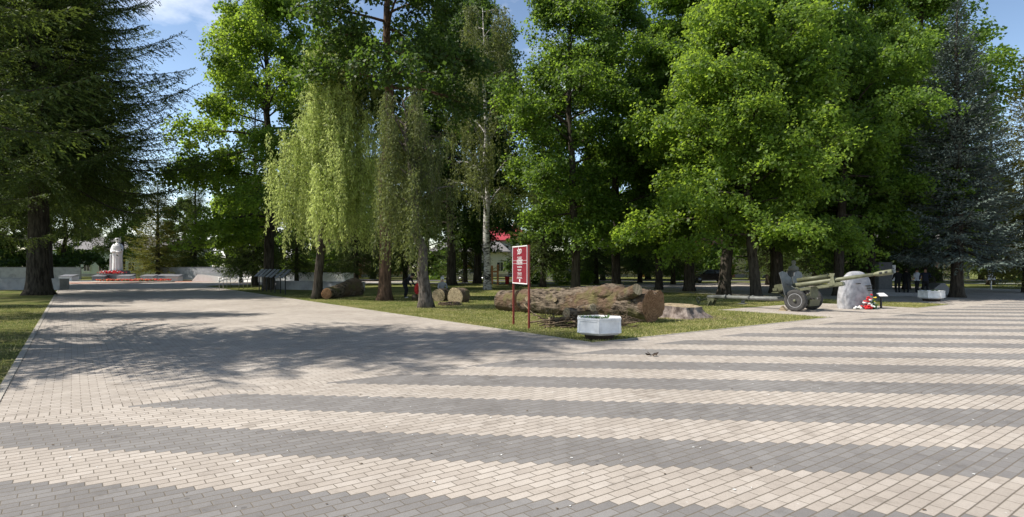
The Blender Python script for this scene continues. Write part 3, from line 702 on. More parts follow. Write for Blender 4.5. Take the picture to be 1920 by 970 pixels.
for z, a, b, h in ((2.08, -.2, .2, .022), (2.035, -.16, .18, .026), (1.995, -.22, .24, .03), (1.955, -.25, .25, .026), (1.915, -.24, .25, .032), (1.87, -.25, .25, .02), (1.80, -.22, .2, .022), (1.77, -.2, .2, .018), (1.705, -.18, .18, .022), (1.675, -.12, .1, .018), (1.61, -.2, .2, .022), (1.58, -.15, .17, .018), (1.545, -.2, .18, .018), (1.48, -.2, .18, .022), (1.45, -.24, .22, .018)): words(mb, z, a, b, h)
flat(mb, [(-bw / 2, 1.975 - .0), (bw / 2, 1.975), (bw / 2, 1.981), (-bw / 2, 1.981)]); flat(mb, [(-bw / 2, 1.885), (bw / 2, 1.885), (bw / 2, 1.891), (-bw / 2, 1.891)])
mb.build('lettering', M['signwhite'], sg)
mb = MB(); flat(mb, [(-.03, 1.33), (.045, 1.33), (.045, 1.42), (-.03, 1.42)]); mb.build('white_label', M['signwhite'], sg)

# ------------------------------------------------------------------ planters
def planter(loc, rz, label, grp):
    t = thing('planter', label, 'planter', loc, rz, grp)
    def hexa(r, z): return [Vector((r * math.cos(math.radians(60 * k)), r * math.sin(math.radians(60 * k)), z)) for k in range(6)]
    mb = MB()
    rings = [hexa(.50, .13), hexa(.60, .185), hexa(.585, .50), hexa(.615, .505), hexa(.615, .545), hexa(.53, .545), hexa(.52, .44)]
    for a, b in zip(rings, rings[1:]):
        for k in range(6): mb.add([a[k], a[(k + 1) % 6], b[(k + 1) % 6], b[k]], [(0, 1, 2, 3)])
    mb.add(rings[0], [list(range(6))])
    for k in range(6):   # raised frame round each facet panel
        a0, a1, b0, b1 = rings[1][k], rings[1][(k + 1) % 6], rings[2][k], rings[2][(k + 1) % 6]
        nrm = ((a0 + a1) / 2).normalized(); nrm.z = 0
        q = lambda s, z: (a0.lerp(a1, s)).lerp(b0.lerp(b1, s), z) + nrm * .0
        for s0, s1, z0, z1 in ((.0, 1, 0.0, .10), (.0, 1, .9, 1.0), (.0, .09, .1, .9), (.91, 1, .1, .9)):
            o = nrm * .018; c = [q(s0, z0), q(s1, z0), q(s1, z1), q(s0, z1)]
            mb.add([x - o * .2 for x in c] + [x + o for x in c], [(4, 5, 6, 7), (0, 1, 5, 4), (1, 2, 6, 5), (2, 3, 7, 6), (3, 0, 4, 7)])
    mb.build('bowl', M['whitewash'], t)
    mb = MB(); mb.lathe([(.40, -.02), (.40, .09), (.46, .14)], n=6); mb.build('base', M['soil'], t)  # shade below the bowl put into the base colour, borrowing the dark soil
    mb = MB(); s = hexa(.525, .46); c = Vector((0, 0, .50)); 
    for k in range(6): mb.add([s[k], s[(k + 1) % 6], c], [(0, 1, 2)])
    for k in range(60): mb.ball((random.uniform(-.38, .38), random.uniform(-.38, .38), .475), random.uniform(.012, .03), 0, (1, 1, .6), 5, 4)
    mb.build('soil', M['soil'], t)
    for k in range(16):
        mb = MB(); x, y = random.uniform(-.36, .36), random.uniform(-.36, .36); h = random.uniform(.05, .15); th = random.uniform(0, 6.28)
        for j in range(5):
            a = th + j * 1.3; mb.add([(x, y, .47), (x + .05 * math.cos(a) + .012 * math.sin(a), y + .05 * math.sin(a), .48 + h * .6), (x + .085 * math.cos(a), y + .085 * math.sin(a), .47 + h), (x + .04 * math.cos(a) - .02 * math.sin(a), y + .05 * math.sin(a), .48 + h * .6)], [(0, 1, 2, 3)])
        mb.build('seedling', M['green'], t)
    return t
planter(Vector((2.17, 14.75, 0)), math.radians(-38), 'white hexagonal planter on the grass corner in front of the felled log', 'white hexagonal planters')
p = gp(1762, 566); planter(p + Vector((0, .6, 0)), math.radians(-20), 'white planter in the shade at the right, before the blue spruce', 'white hexagonal planters')

# ------------------------------------------------------------------ logs, stump, branches
def log(name, a, b, ra, rb, label, cat='log', grp=None, n=22, K=26, bump=.10, bark='logbark', cut='cut', knots=True, lobes=0.0):
    a, b = Vector(a), Vector(b); d = b - a; L = d.length; c = (a + b) / 2
    q = d.to_track_quat('X', 'Z')
    t = thing(name, label, cat, c, 0, grp); t.rotation_mode = 'QUATERNION'; t.rotation_quaternion = q
    ph = [random.uniform(0, 6.28) for _ in range(8)]
    def rad(s, th):
        r = ra + (rb - ra) * s ** 1.4
        w = .5 * math.sin(3 * th + ph[0] + s * 5) + .4 * math.sin(2 * th + ph[1] - s * 9) + .5 * math.sin(7 * th + ph[2] + s * 3) * .5 + .4 * math.sin(s * 17 + ph[3])
        fl = 0
        if lobes:
            e = max(0, s - .72) / .28; dth = (th - 1.35 + math.pi) % (2 * math.pi) - math.pi
            fl = e * lobes * (-2.0 * math.exp(-(dth / .34) ** 2) + .55 * math.cos(2 * (th - .3)))
        from mathutils import noise as mn
        q = (s * L * 1.5 + ph[5], math.cos(th) * 1.1, math.sin(th) * 1.1)
        k = (mn.noise(q) * 1.5 + mn.noise((q[0] * 2.6, q[1] * 2.6, q[2] * 2.6)) * .9 + abs(mn.noise((q[0] * 2, q[1] * 7, q[2] * 7))) * 1.5) * bump
        return r * (1 + bump * .5 * w + fl + k)
    prof = []
    mb = MB(); vs = []
    for k in range(K):
        s = k / (K - 1)
        for i in range(n):
            th = 2 * math.pi * i / n; r = rad(s, th) * (1 + random.uniform(-.02, .02))
            vs.append((-L / 2 + L * s, r * math.cos(th), r * math.sin(th)))
    fs = [(k * n + i, k * n + (i + 1) % n, (k + 1) * n + (i + 1) % n, (k + 1) * n + i) for k in range(K - 1) for i in range(n)]
    mb.add(vs, fs, 0, True); mb.build('bark', M[bark], t)
    for e, k in ((-1, 0), (1, K - 1)):
        ring = [Vector(v) for v in vs[k * n:(k + 1) * n]]; cen = sum(ring, Vector()) / n
        mb = MB(); R2 = []
        for f, off in ((1.0, 0), (.93, .012), (.6, .02), (.25, .015)):
            R2.append([cen + (v - cen) * f + Vector((e * (off + random.uniform(-.006, .006)), 0, 0)) for v in ring])
        for r0, r1 in zip(R2, R2[1:]):
            for i in range(n): mb.add([r0[i], r0[(i + 1) % n], r1[(i + 1) % n], r1[i]], [(0, 1, 2, 3)])
        mb.add(R2[-1], [list(range(n))]); mb.build('cut_face', M[cut], t)
    return t
from mathutils import noise as mn
A_ = Vector((.5, 23.3, .45)); B_ = Vector((4.6, 19.2, .56))
big = log('felled_log', A_, B_, .46, .60, 'huge felled trunk with rough mossy bark lying behind the red sign', 'log', None, 48, 110, .075, lobes=.20)
for c_, r_, s_ in (((1.15, .0, .28), .60, (1.35, .85, .62)),):
    mb = MB(); mb.ball(c_, r_, 0, s_, 44, 26)
    for k_, q_ in enumerate(mb.v):
        f_ = 1 + .22 * mn.noise(Vector(q_) * 3.1) + .16 * mn.noise(Vector(q_) * 8.0); mb.v[k_] = tuple(Vector(c_) + (Vector(q_) - Vector(c_)) * f_)
    mb.build('burl', M['logbark'], big)
mb = MB(); mb.tube([(1.9, -.35, .25), (2.5, -.62, .42), (2.75, -.70, .52)], [.24, .21, .19], 14, 0, True, 1); mb.build('branch_stub', [M['logbark'], M['cut_pale']], big)
for x in (-2.3, -.9):
    mb = MB(); mb.tube([(x, -.38, .1), (x + .05, -.56, .12)], [.1, .085], 12, 0, True, 1, .04); mb.build('branch_stub', [M['logbark'], M['cut_pale']], big)
log('felled_log', (-.45, 24.3, .40), (.30, 23.6, .42), .40, .44, 'short dark log lying at the left end of the huge felled trunk', 'log', None, 24, 16, .05, cut='cut_pale')
# stump
p = gp(1282, 598) + Vector((.1, .7, 0))
st = thing('tree_stump', 'wide low stump with grey bark and pale sawn top, right of the felled trunk', 'stump', p, .6)
mb = MB(); n = 40; rings = []
for k, (r_, z) in enumerate(((1.02, -.03), (.88, .08), (.74, .2), (.68, .33), (.66, .42))):
    rings.append([Vector((r_ * (1 + (.13 if k < 2 else .07) * math.sin(5 * th + .5) + .05 * math.sin(11 * th) + random.uniform(-.02, .02)) * math.cos(th), r_ * (1 + (.13 if k < 2 else .07) * math.sin(5 * th + .5) + .05 * math.sin(11 * th)) * math.sin(th), z + (.04 * math.sin(th) if k > 2 else 0))) for th in [2 * math.pi * i / n for i in range(n)]])
for r0, r1 in zip(rings, rings[1:]):
    for i in range(n): mb.add([r0[i], r0[(i + 1) % n], r1[(i + 1) % n], r1[i]], [(0, 1, 2, 3)], 0, True)
mb.build('bark', barkmat('stump_bark', (.30, .25, .22), (.08, .06, .05), 5, 2, 1.0), st)
mb = MB(); c = sum(rings[-1], Vector()) / n; r2 = [c + (v - c) * .55 + Vector((0, 0, random.uniform(-.01, .03))) for v in rings[-1]]
for i in range(n): mb.add([rings[-1][i], rings[-1][(i + 1) % n], r2[(i + 1) % n], r2[i]], [(0, 1, 2, 3)])
mb.add(r2, [list(range(n))]); mb.build('cut_face', M['cut_pale'], st)
# bark shavings round the stump
mb = MB()
for k in range(420):
    a = random.uniform(0, 6.28); d = .7 + abs(random.gauss(0, .6)); c = p + Vector((d * math.cos(a), d * math.sin(a) * .8 - .15, .015)); th = random.uniform(0, 6.28); s = random.uniform(.02, .07)
    mb.box(c, (s * 2, s * .6, .012), th, random.choice([0, 0, 1]))
tag(mb.build('wood_chips', [M['cut_pale'], M['twig']]), 'wood chips and sawdust scattered round the stump', None, None, 'stuff')
# small cut logs in the branch pile
log('small_log', at(1062, 588, 17.6), at(1114, 588, 18.3), .17, .15, 'cut branch with bright oval end, left in the brush pile', 'log', 'cut branches before the felled trunk', 14, 8, .04, cut='cut_pale')
log('small_log', at(1085, 578, 18.6), at(1111, 577, 17.5), .07, .12, 'short cut branch with round pale end, on top of the brush pile', 'log', 'cut branches before the felled trunk', 12, 6, .04, cut='cut_pale')
log('small_log', at(1030, 600, 17.6), at(1078, 598, 17.9), .075, .06, 'thin dark branch length at the left foot of the brush pile', 'log', 'cut branches before the felled trunk', 10, 8, .04, cut='cut_pale')
mb = MB()
for k in range(150):
    c = at(random.uniform(1018, 1190), 597, 17.5) ; c.z = random.uniform(.03, .26); c.y += random.uniform(-.5, .9)
    th = random.gauss(.1, .7); L = random.uniform(.35, 1.3); d = Vector((math.cos(th), math.sin(th), random.uniform(-.12, .25))) * L / 2
    r0 = random.uniform(.006, .028); mid = c + Vector((0, random.uniform(-.08, .08), random.uniform(-.05, .08)))
    a, b = c - d, c + d; a.z = max(.02, a.z); b.z = max(.02, b.z)
    mb.tube([a, mid, b], [r0, r0 * .8, r0 * .4], 5)
    if random.random() < .4: mb.tube([mid, mid + Vector((random.uniform(-.3, .3), random.uniform(-.2, .2), random.uniform(.05, .35)))], [r0 * .6, r0 * .25], 4)
tag(mb.build('brush_pile', M['twig']), 'heap of broken dry branches in front of the felled trunk', 'brush', None, 'stuff')
mb = MB()
for pts, r0 in (([(982, 571), (1001, 590), (1020, 598)], .02), ([(1022, 596), (1024, 584), (1032, 578)], .012), ([(1036, 592), (1033, 582), (1042, 577)], .01), ([(1001, 588), (1012, 594), (1034, 592)], .014)):
    mb.tube([at(x, y, 18.4) for x, y in pts], [r0, r0 * .8, r0 * .5], 5)
tag(mb.build('forked_branch', M['cut_pale']), 'pale forked dead branch leaning on the grass behind the red sign', 'branch')
# left fallen log under the willow
log('fallen_log', at(612, 551, 32.6), at(664, 541, 37.0), .30, .66, 'thick reddish fallen trunk lying in the shade left of the willow', 'log', None, 22, 16, .06, bark='logbark', cut='cut', lobes=.0)
# sawn rounds beside the weeping birch
log('log_round', at(825, 554.5, 31.0) + Vector((-.05, -.25, 0)), at(825, 554, 31.0) + Vector((.25, .7, 0)), .36, .34, 'sawn log round next to the weeping birch, the left of two', 'log', 'sawn log rounds', 20, 6, .04, cut='cut_pale')
log('log_round', at(856, 556, 29.8) + Vector((-.05, -.2, 0)), at(856, 556, 29.8) + Vector((.3, .5, 0)), .43, .40, 'sawn log round with broad yellowish face, the right of two', 'log', 'sawn log rounds', 20, 6, .05, cut='cut_pale')
mb = MB()
for k in range(26):
    c = at(random.uniform(826, 862), 573, 27.5); c.z = random.uniform(.03, .14); c.y += random.uniform(-.4, .4); th = random.uniform(0, 3.1); L = random.uniform(.1, .4)
    d = Vector((math.cos(th), math.sin(th), .05)) * L; mb.tube([c - d, c + d], [.04, .03], 6)
tag(mb.build('firewood', M['twig']), 'short split branches scattered before the sawn log rounds', 'firewood', None, 'stuff')
# ------------------------------------------------------------------ field gun
fw = Vector((.66, -.75, 0)).normalized(); gc = Vector((11.9, 24.15, 0))
gun = thing('field_gun', 'olive green wheeled field gun on the paved pad, barrel pointing right', 'field gun', gc, math.atan2(fw.y, fw.x))
GX = lambda x, y, z: (x, y, z)
def wheel(y, label=None):
    w = thing('wheel', None, None, (0, y, .44)); w.parent = gun
    MB().lathe([(.29, -.085), (.33, -.105), (.40, -.10), (.435, -.07), (.44, -.03), (.44, .03), (.435, .07), (.40, .10), (.33, .105), (.29, .085)], axis='Y', n=40).build('tyre', M['rubber'], w)
    mb = MB()
    mb.lathe([(.0001, -.06), (.07, -.065), (.075, -.05), (.13, -.045), (.20, -.03), (.235, -.055), (.255, -.06), (.2551, .06), (.20, .03), (.0001, .03)], axis='Y', n=36)
    mb.build('rim', M['olive'], w)
    MB().lathe([(.256, -.07), (.262, -.088), (.28, -.088), (.285, -.07), (.285, .07), (.28, .088), (.262, .088), (.256, .07)], axis='Y', n=40).build('rim_ring', M['concrete'], w)
    mb = MB()
    for k in range(6): a = k * math.pi / 3; mb.lathe([(.0001, -.075), (.016, -.075), (.016, -.045)], (.1 * math.cos(a), 0, .1 * math.sin(a)), 'Y', 6)
    mb.lathe([(.0001, -.15), (.035, -.15), (.05, -.13), (.05, -.06)], axis='Y', n=14); mb.build('hub', M['olive_lt'], w)
    for k in range(6): a = k * math.pi / 3 + .5; MB().lathe([(.0001, -.052), (.024, -.052), (.024, -.03)], (.165 * math.cos(a), 0, .165 * math.sin(a)), 'Y', 10).build('rim_hole', M['black'], w)
wheel(-.76); wheel(.76)
mb = MB(); mb.tube([(0, -.7, .44), (0, .7, .44)], .055, 12); mb.box((-.05, 0, .55), (.42, .5, .2), bev=.03); mb.build('axle', M['olive'], gun)
el = math.atan2(.50, 2.95)
def bar(x, z0=1.07): return z0 + x * math.tan(el)
mb = MB(); mb.tube([(-.75, 0, bar(-.75)), (.3, 0, bar(.3)), (1.2, 0, bar(1.2)), (2.6, 0, bar(2.6))], [.105, .10, .078, .062], 18); mb.build('barrel', M['olive_lt'], gun)
R_ = Matrix.Rotation(-el, 3, 'Y')
bk = thing('muzzle_brake', None, None, (2.55, 0, bar(2.55))); bk.parent = gun; bk.rotation_euler = (0, -el, 0)
mb = MB(); mb.lathe([(.062, 0), (.085, .05), (.115, .18), (.12, .60), (.09, .64), (.05, .64), (.05, .5)], axis='X', n=20, sx=1.0, sy=.85); mb.build('brake_body', M['olive_lt'], bk)
for s in (-1, 1):
    for x in (.27, .45): MB().box((x, s * .108, .01), (.115, .035, .075), bev=.012).build('port', M['black'], bk)
mb = MB(); mb.lathe([(.0001, .642), (.048, .642), (.048, .66)], axis='X', n=14); mb.build('bore', M['black'], bk)
mb = MB(); mb.tube([(-.25, 0, bar(-.25) + .20), (.95, 0, bar(.95) + .18)], [.088, .088], 14); mb.tube([(.95, 0, bar(.95) + .18), (1.15, 0, bar(1.15) + .16)], [.06, .05], 12); mb.build('recuperator', M['olive'], gun)
mb = MB(); mb.box((.45, 0, bar(.45) - .20), (1.9, .2, .13), rot=R_, bev=.02); mb.box((1.35, 0, bar(1.35) - .19), (.35, .24, .17), rot=R_, bev=.03); mb.build('cradle', M['olive_lt'], gun)
mb = MB(); mb.prism([(1.0, bar(1.0) - .22), (1.25, bar(1.25) - .2), (1.18, bar(1.1) + .13), (1.22, bar(1.1) + .28), (1.02, bar(1.1) + .28), (1.08, bar(1.1) + .12)], .05, Matrix.Translation((0, -.13, 0))); mb.prism([(1.0, bar(1.0) - .22), (1.25, bar(1.25) - .2), (1.18, bar(1.1) + .13), (1.08, bar(1.1) + .12)], .05, Matrix.Translation((0, .08, 0))); mb.build('barrel_bracket', M['olive_lt'], gun)
mb = MB(); mb.box((-.95, 0, bar(-.95)), (.42, .26, .30), rot=R_, bev=.03); mb.box((-1.1, -.16, bar(-1.1) - .05), (.2, .06, .14), rot=R_, bev=.02); mb.tube([(-.8, -.15, bar(-.8) - .1), (-.6, -.33, .95)], .02, 6); mb.build('breech', M['olive'], gun)
# shield in two halves with a gap for the barrel
tilt = math.radians(-12)
for s in (-1, 1):
    mb = MB(); poly = [(.05, -.42), (.98, -.42), (1.0, .18), (1.06, .50), (.74, .56), (.34, .50), (.26, .36), (.05, .30)]
    T = Matrix.Translation((-.42, 0, 1.06)) @ Matrix.Rotation(tilt, 4, 'Y') @ Matrix.Rotation(math.pi / 2, 4, 'Z')
    mb.prism([(s * y, z) for y, z in poly], .014, T); mb.build('shield', M['gungrey'], gun)
for s in (-1, 1): MB().tube([(-.42, s * .6, 1.1), (0.1, s * .35, .75)], .022, 6).build('shield_brace', M['gungrey'], gun)
mb = MB(); mb.prism([(-.28, .62), (.05, .50), (.20, .62), (.20, .93), (.05, 1.02), (-.25, 1.0)], .02, Matrix.Translation((.55, -.28, 0)) @ Matrix.Rotation(math.radians(75), 4, 'Z')); mb.build('lower_shield', M['olive'], gun)
mb = MB(); mb.tube([(.1 + .35 * math.sin(a), -.2, .62 + .4 * (1 - math.cos(a))) for a in np.linspace(-.3, 1.3, 8)], .03, 6); mb.tube([(-.1, -.3, .85), (-.1, -.42, .85)], .02, 6); mb.lathe([(.10, -.43), (.12, -.42), (.10, -.41)], (-.1, 0, .85), 'Y', 16); mb.build('elevating_gear', M['olive'], gun)
for s in (-1, 1):
    mb = MB(); mb.tube([(-.1, s * .26, .47), (-2.0, s * .17, .43), (-4.25, s * .1, .42)], [.085, .082, .075], 12)
    for x in (-1.2, -2.2, -3.3): mb.tube([(x, s * .19, .44), (x - .07, s * .19, .44)], .1, 12)
    mb.build('trail_leg', M['gungrey'], gun)
    mb = MB(); mb.prism([(-4.3, .42), (-3.85, .38), (-4.02, .08), (-4.12, -.02), (-4.2, .12)], .05, Matrix.Translation((0, s * .12 - .025, 0))); mb.box((-4.15, s * .14, .10), (.05, .2, .34), rot=Matrix.Rotation(.5, 3, 'Y')); mb.build('spade', M['olive'], gun)
mb = MB(); mb.tube([(-4.2, 0, .42), (-4.5, 0, .27), (-4.7, 0, .22)], .04, 8)
mb.tube([(-4.78 + .1 * math.cos(a), 0, .25 + .1 * math.sin(a)) for a in np.linspace(0, 2 * math.pi, 15)], .04, 8); mb.tube([(-4.78, 0, .16), (-4.78, 0, 0)], .05, 8); mb.build('towing_eye', M['olive'], gun)
mb = MB(); mb.box((-2.6, 0, .30), (.12, .1, .3)); mb.box((-2.6, 0, .17), (.3, .25, .03)); mb.build('trail_handle', M['gungrey'], gun)
mb = MB(); mb.box((-.9, -.48, .72), (.3, .28, .04), bev=.015); mb.tube([(-.8, -.4, .7), (-.6, -.25, .5)], .022, 6); mb.build('gunner_seat', M['olive'], gun)
mb = MB(); mb.box((.42, 0, .34), (.04, 1.0, .26), rot=Matrix.Rotation(.25, 3, 'Y')); mb.build('axle_apron', M['olive'], gun)
# wheel chock
c = gc + Vector((0, 0, 0)); q = Matrix.Rotation(math.atan2(fw.y, fw.x), 3, 'Z')
def chock(x, y, lab):
    w = gc + q @ Vector((x, y, .006)); mb = MB(); mb.prism([(-.16, 0), (.16, 0), (.13, .04), (-.02, .2), (-.1, .06)], .2)
    o = mb.build('wheel_chock', M['cut_pale'], loc=w); o.rotation_euler = (0, 0, math.atan2(fw.y, fw.x)); tag(o, lab, 'chock', 'timber wheel chocks')
chock(-.5, -.86, 'small timber chock behind the near gun wheel')

# ------------------------------------------------------------------ memorial boulder with flowers
bc = Vector((14.75, 25.4, 0)); brz = math.radians(14)
bd = thing('memorial_boulder', 'tall rounded grey granite boulder with engraved lines and flowers at its foot', 'monument', bc, brz)
bm = bmesh.new(); bmesh.ops.create_icosphere(bm, subdivisions=5, radius=1)
from mathutils import noise as mn
for v_ in bm.verts:
    x, y, z = v_.co; zz = (z + 1) / 2
    wv = .80 * (1 - .10 * max(0, zz - .3))
    hx = math.copysign(abs(x) ** .68, x) * wv * 1.06; hy = math.copysign(abs(y) ** .6, y) * .38 * (1 - .25 * zz); hz = -.75 + 2.34 * zz
    nn = mn.noise((x * 2.2, y * 2.2, z * 2.2)) * .06 + mn.noise((x * 6, y * 6, z * 6)) * .035 + abs(mn.noise((x * 13, y * 13, z * 13))) * .03
    hy2 = hy + (nn if y > -.2 else nn * .25); hx += nn * .9
    if hx > .48: hy2 += (hx - .48) * .25
    v_.co = (hx, hy2, hz + nn * .3)
me = bpy.data.meshes.new('boulder'); bm.to_mesh(me); bm.free(); me.materials.append(M['stone'])
for pz in me.polygons: pz.use_smooth = True
mesh_obj('rock', me, bd)
for z, x0, x1 in ((1.08, -.26, -.08), (.98, .20, .52), (.88, .28, .50), (.78, .34, .52)):
    x = x0; mb = MB()
    while x < x1:
        w = random.uniform(.018, .04); mb.box((x, -.335 + (max(0, x - .3) * .12), z), (w, .07, random.uniform(.035, .055))); x += w + .012
    mb.build('engraving', M['engrave'], bd)
def bouquet(name, c, label, cols, n, spread, h, wrap=False):
    t = thing(name, label, 'flowers', c, 0, 'flowers laid at the boulder')
    mb = MB(); st = MB()
    for k in range(n):
        x, y, z = random.gauss(0, spread), random.gauss(0, spread * .4), abs(random.gauss(h * .6, h * .3)) + .03
        mi = random.choice(range(len(cols))); 
        for j in range(5): mb.ball((x + random.uniform(-.04, .04), y + random.uniform(-.03, .03), z + random.uniform(-.02, .02)), random.uniform(.03, .048), mi, (1, 1, .7), 6, 4)
        st.tube([(x, y, z), (x * .4, y * .4 - .02, .01)], .006, 4)
    mb.build('blossoms', [M[c_] for c_ in cols], t); st.build('stems', M['green'], t)
    if wrap:
        w = MB(); w.lathe([(.03, .02), (.06, .14), (.10, .30)], (0, .06, 0), 'Z', 9, sm=False); w.build('wrapping', M['white'], t)
    return t
Rb = Matrix.Rotation(brz, 3, 'Z')
bouquet('flower_bouquet', bc + Rb @ Vector((.12, -.56, 0)), 'tall bouquet of red flowers leaning on the boulder', ['red', 'red', 'white'], 16, .08, .50, True)
bouquet('flower_bouquet', bc + Rb @ Vector((.36, -.56, 0)), 'bouquet of yellow and white flowers right of the red ones', ['yellow', 'white', 'green'], 20, .10, .40, True)
bouquet('flower_bouquet', bc + Rb @ Vector((-.08, -.68, 0)), 'low bunch of red flowers on the paving before the boulder', ['red'], 14, .09, .12)
bouquet('flower_bouquet', bc + Rb @ Vector((.22, -.72, 0)), 'low bunch of white flowers between the red and yellow ones', ['white', 'green'], 6, .07, .14)
bouquet('flower_bouquet', bc + Rb @ Vector((-.45, -.60, 0)), 'scattered white flowers at the left foot of the boulder', ['white'], 7, .12, .10)
# small plaque on a post right of the boulder
pl = thing('plaque_stand', 'small slanted white plaque on a dark post right of the boulder', 'sign', gp(1652, 579), .2)
MB().box((0, 0, .28), (.06, .06, .56)).build('post', M['black'], pl)
MB().box((.02, -.03, .60), (.38, .26, .02), rot=Matrix.Rotation(.5, 3, 'X')).build('plaque', M['signwhite'], pl)

# ------------------------------------------------------------------ lecterns, railings, walls of the memorial on the left
bx = [486, 492.6, 499.7, 508, 515.4, 526, 535]; by = [545.3, 546, 546.8, 548, 549.2, 550.6, 552.4]
words7 = ['farthest of seven', 'second farthest of seven', 'third farthest of seven', 'middle one of seven', 'third nearest of seven', 'second nearest of seven', 'nearest of seven']
for k in range(7):
    t = thing('information_lectern', 'black slanted lectern on a thin post, the %s along the path' % words7[k], 'lectern', gp(bx[k], by[k]), math.radians(126.7), 'lecterns along the path')
    MB().box((0, 0, .62), (.06, .06, 1.24)).build('post', M['black'], t)
    MB().box((0, 0, 1.33), (.72, .035, .80), rot=Matrix.Rotation(math.radians(46), 3, 'X') @ Matrix.Identity(3), bev=.01).build('board', M['plinthtop'], t)
def wall(name, a, b, h, th, mat, label, cat='wall', z0=0, cap=None, grp=None):
    a, b = Vector(a), Vector(b); a.z = b.z = 0; d = b - a; c = (a + b) / 2; rz = math.atan2(d.y, d.x)
    t = thing(name, label, cat, c, rz, grp)
    MB().box((0, 0, (h - z0) / 2 + z0 - .02), (d.length, th, h - z0 + .04), bev=.01).build('wall', mat, t)
    if cap: MB().box((0, 0, h + .04), (d.length + .06, th + .08, .07), bev=.01).build('coping', cap, t)
    return t
wall('low_wall', at(498, 0, 47), at(682, 0, 44), .60, .35, M['concrete'], 'low grey concrete wall behind the lecterns and the fallen trunk', cap=M['concrete'])
wall('memorial_wall', at(295, 0, 84), at(452, 0, 78), 1.65, .4, M['concrete'], 'long grey memorial wall right of the white statue', cap=M['slabtop'])
wall('memorial_wall', at(452, 0, 70), at(660, 0, 58), 1.1, .4, M['whiteplast'], 'white wall seen between and behind the lecterns', cap=M['whiteplast'])
wall('memorial_wall', at(-40, 0, 78), at(152, 0, 82), 1.65, .4, M['concrete'], 'long grey memorial wall left of the white statue', cap=M['slabtop'])
wall('low_wall', at(-60, 0, 46), at(121, 0, 46), .86, 1.0, M['concrete'], 'low dark concrete block wall behind the thick spruce trunk')
# slanted memorial slabs
slabs = [(122, 73, 'left-most of the row by the grey wall'), (184, 74, 'second from the left, in shade'), (206, 77, 'small one just left of the statue plinth'), (231, 73.5, 'pale one in front of the statue plinth'), (275, 73.5, 'right of the statue'), (305, 77, 'half hidden one before the right wall'), (321, 73, 'pale one before the right wall')]
for px, Y, lab in slabs:
    t = thing('memorial_slab', 'low slanted memorial slab, ' + lab, 'memorial slab', at(px, 0, Y) * Vector((1, 1, 0)) if False else Vector(((px - 960) / F * Y, Y, 0)), math.radians(5), 'slanted memorial slabs')
    mb = MB(); mb.prism([(-.75, 0), (.75, 0), (.75, .55), (-.75, .55)], 1.4); mb.build('block', M['whiteplast'] if 'shade' not in lab else M['concrete'], t)  # one block has its shade painted in, grey concrete replacing white plaster
    MB().box((0, .62, .66), (1.7, 1.45, .08), rot=Matrix.Rotation(.16, 3, 'X'), bev=.02).build('slab', M['slabtop'], t)
t = thing('memorial_slab', 'large flat white-edged slab before the grey wall', 'memorial slab', at(405, 0, 70) * Vector((1, 1, 0)), math.radians(-8), 'slanted memorial slabs')
MB().prism([(-3.2, 0), (3.4, 0), (3.4, .30), (-1.8, .86), (-2.4, .86)], 4.0).build('block', M['whiteplast'], t)
MB().box((-.0, 2, .65), (5.4, 3.9, .05), rot=Matrix.Rotation(.105, 3, 'Y')).build('slab', M['slabtop'], t)
# flower bed
fb = thing('flower_bed', 'oval bed of red and orange flowers in front of the memorial slabs', 'flower bed', at(250, 0, 68) * Vector((1, 1, 0)))
MB().lathe([(4.6, -.02), (4.6, .12), (4.4, .14)], n=36, sy=.5).build('edging', M['kerb'], fb)
mb = MB(); mb.lathe([(4.35, .08), (3, .16), (.001, .22)], n=30, sy=.5); mb.build('soil', M['soil'], fb)
mb = MB()
for k in range(520):
    a, d = random.uniform(0, 6.28), math.sqrt(random.random()) * 4.2; mb.ball((d * math.cos(a), d * math.sin(a) * .5, random.uniform(.2, .34)), random.uniform(.06, .11), random.choice([0, 1, 1, 2]), (1, 1, .7), 5, 4)
o = mb.build('flowers', [M['red'], M['orange'], M['green']], fb); o['kind'] = 'stuff'
# railings
def rail(x0, x1, y0, Y0, Y1, label):
    a = Vector(((x0 - 960) / F * Y0, Y0, 0)); b = Vector(((x1 - 960) / F * Y1, Y1, 0)); d = (b - a); L = d.length
    t = thing('handrail', label, 'railing', a, math.atan2(d.y, d.x), 'metal handrails'); 
    for k in range(4): MB().tube([(L * k / 3, 0, 0), (L * k / 3, 0, .95)], .03, 6).build('post', M['steel'], t)
    mb = MB()
    for z in (.95, .72): mb.tube([(0, 0, z - .12), (L * .33, 0, z), (L, 0, z + .04)], .03, 6)
    mb.build('rail', M['steel'], t)
rail(411, 432, 541, 46, 50, 'metal handrail on posts, the left of two beyond the path')
rail(448, 471, 541, 46, 50, 'metal handrail on posts, the right of two next to the lecterns')

# ------------------------------------------------------------------ statue
s0 = Vector(((220.5 - 960) / F * 76, 76, 0))
stt = thing('statue', 'white statue of a soldier in a long cape on a plinth with red flowers', 'statue', s0, 0)
mb = MB(); mb.box((0, 0, .45), (3.2, 2.4, .94), bev=.03); mb.box((0, 0, 1.1), (2.2, 1.8, .4), bev=.03); mb.build('plinth', M['slabtop'], stt)
prof = [(.70, 1.28), (.72, 1.4), (.66, 2.4), (.66, 3.0), (.70, 3.5), (.76, 3.9), (.80, 4.3), (.74, 4.5), (.52, 4.68), (.26, 4.78), (.18, 4.84), (.17, 4.9), (.23, 4.99), (.27, 5.15), (.26, 5.3), (.19, 5.42), (.001, 5.47)]
mb = MB(); mb.lathe(prof, n=40, sx=.86, sy=.68)
for k, (x, y, z) in enumerate(mb.v):
    th = math.atan2(y, x); w = max(0, min(1, (4.4 - z) / 2)) ; f = 1 + .07 * w * math.sin(9 * th + z * .5); mb.v[k] = (x * f, y * f, z)
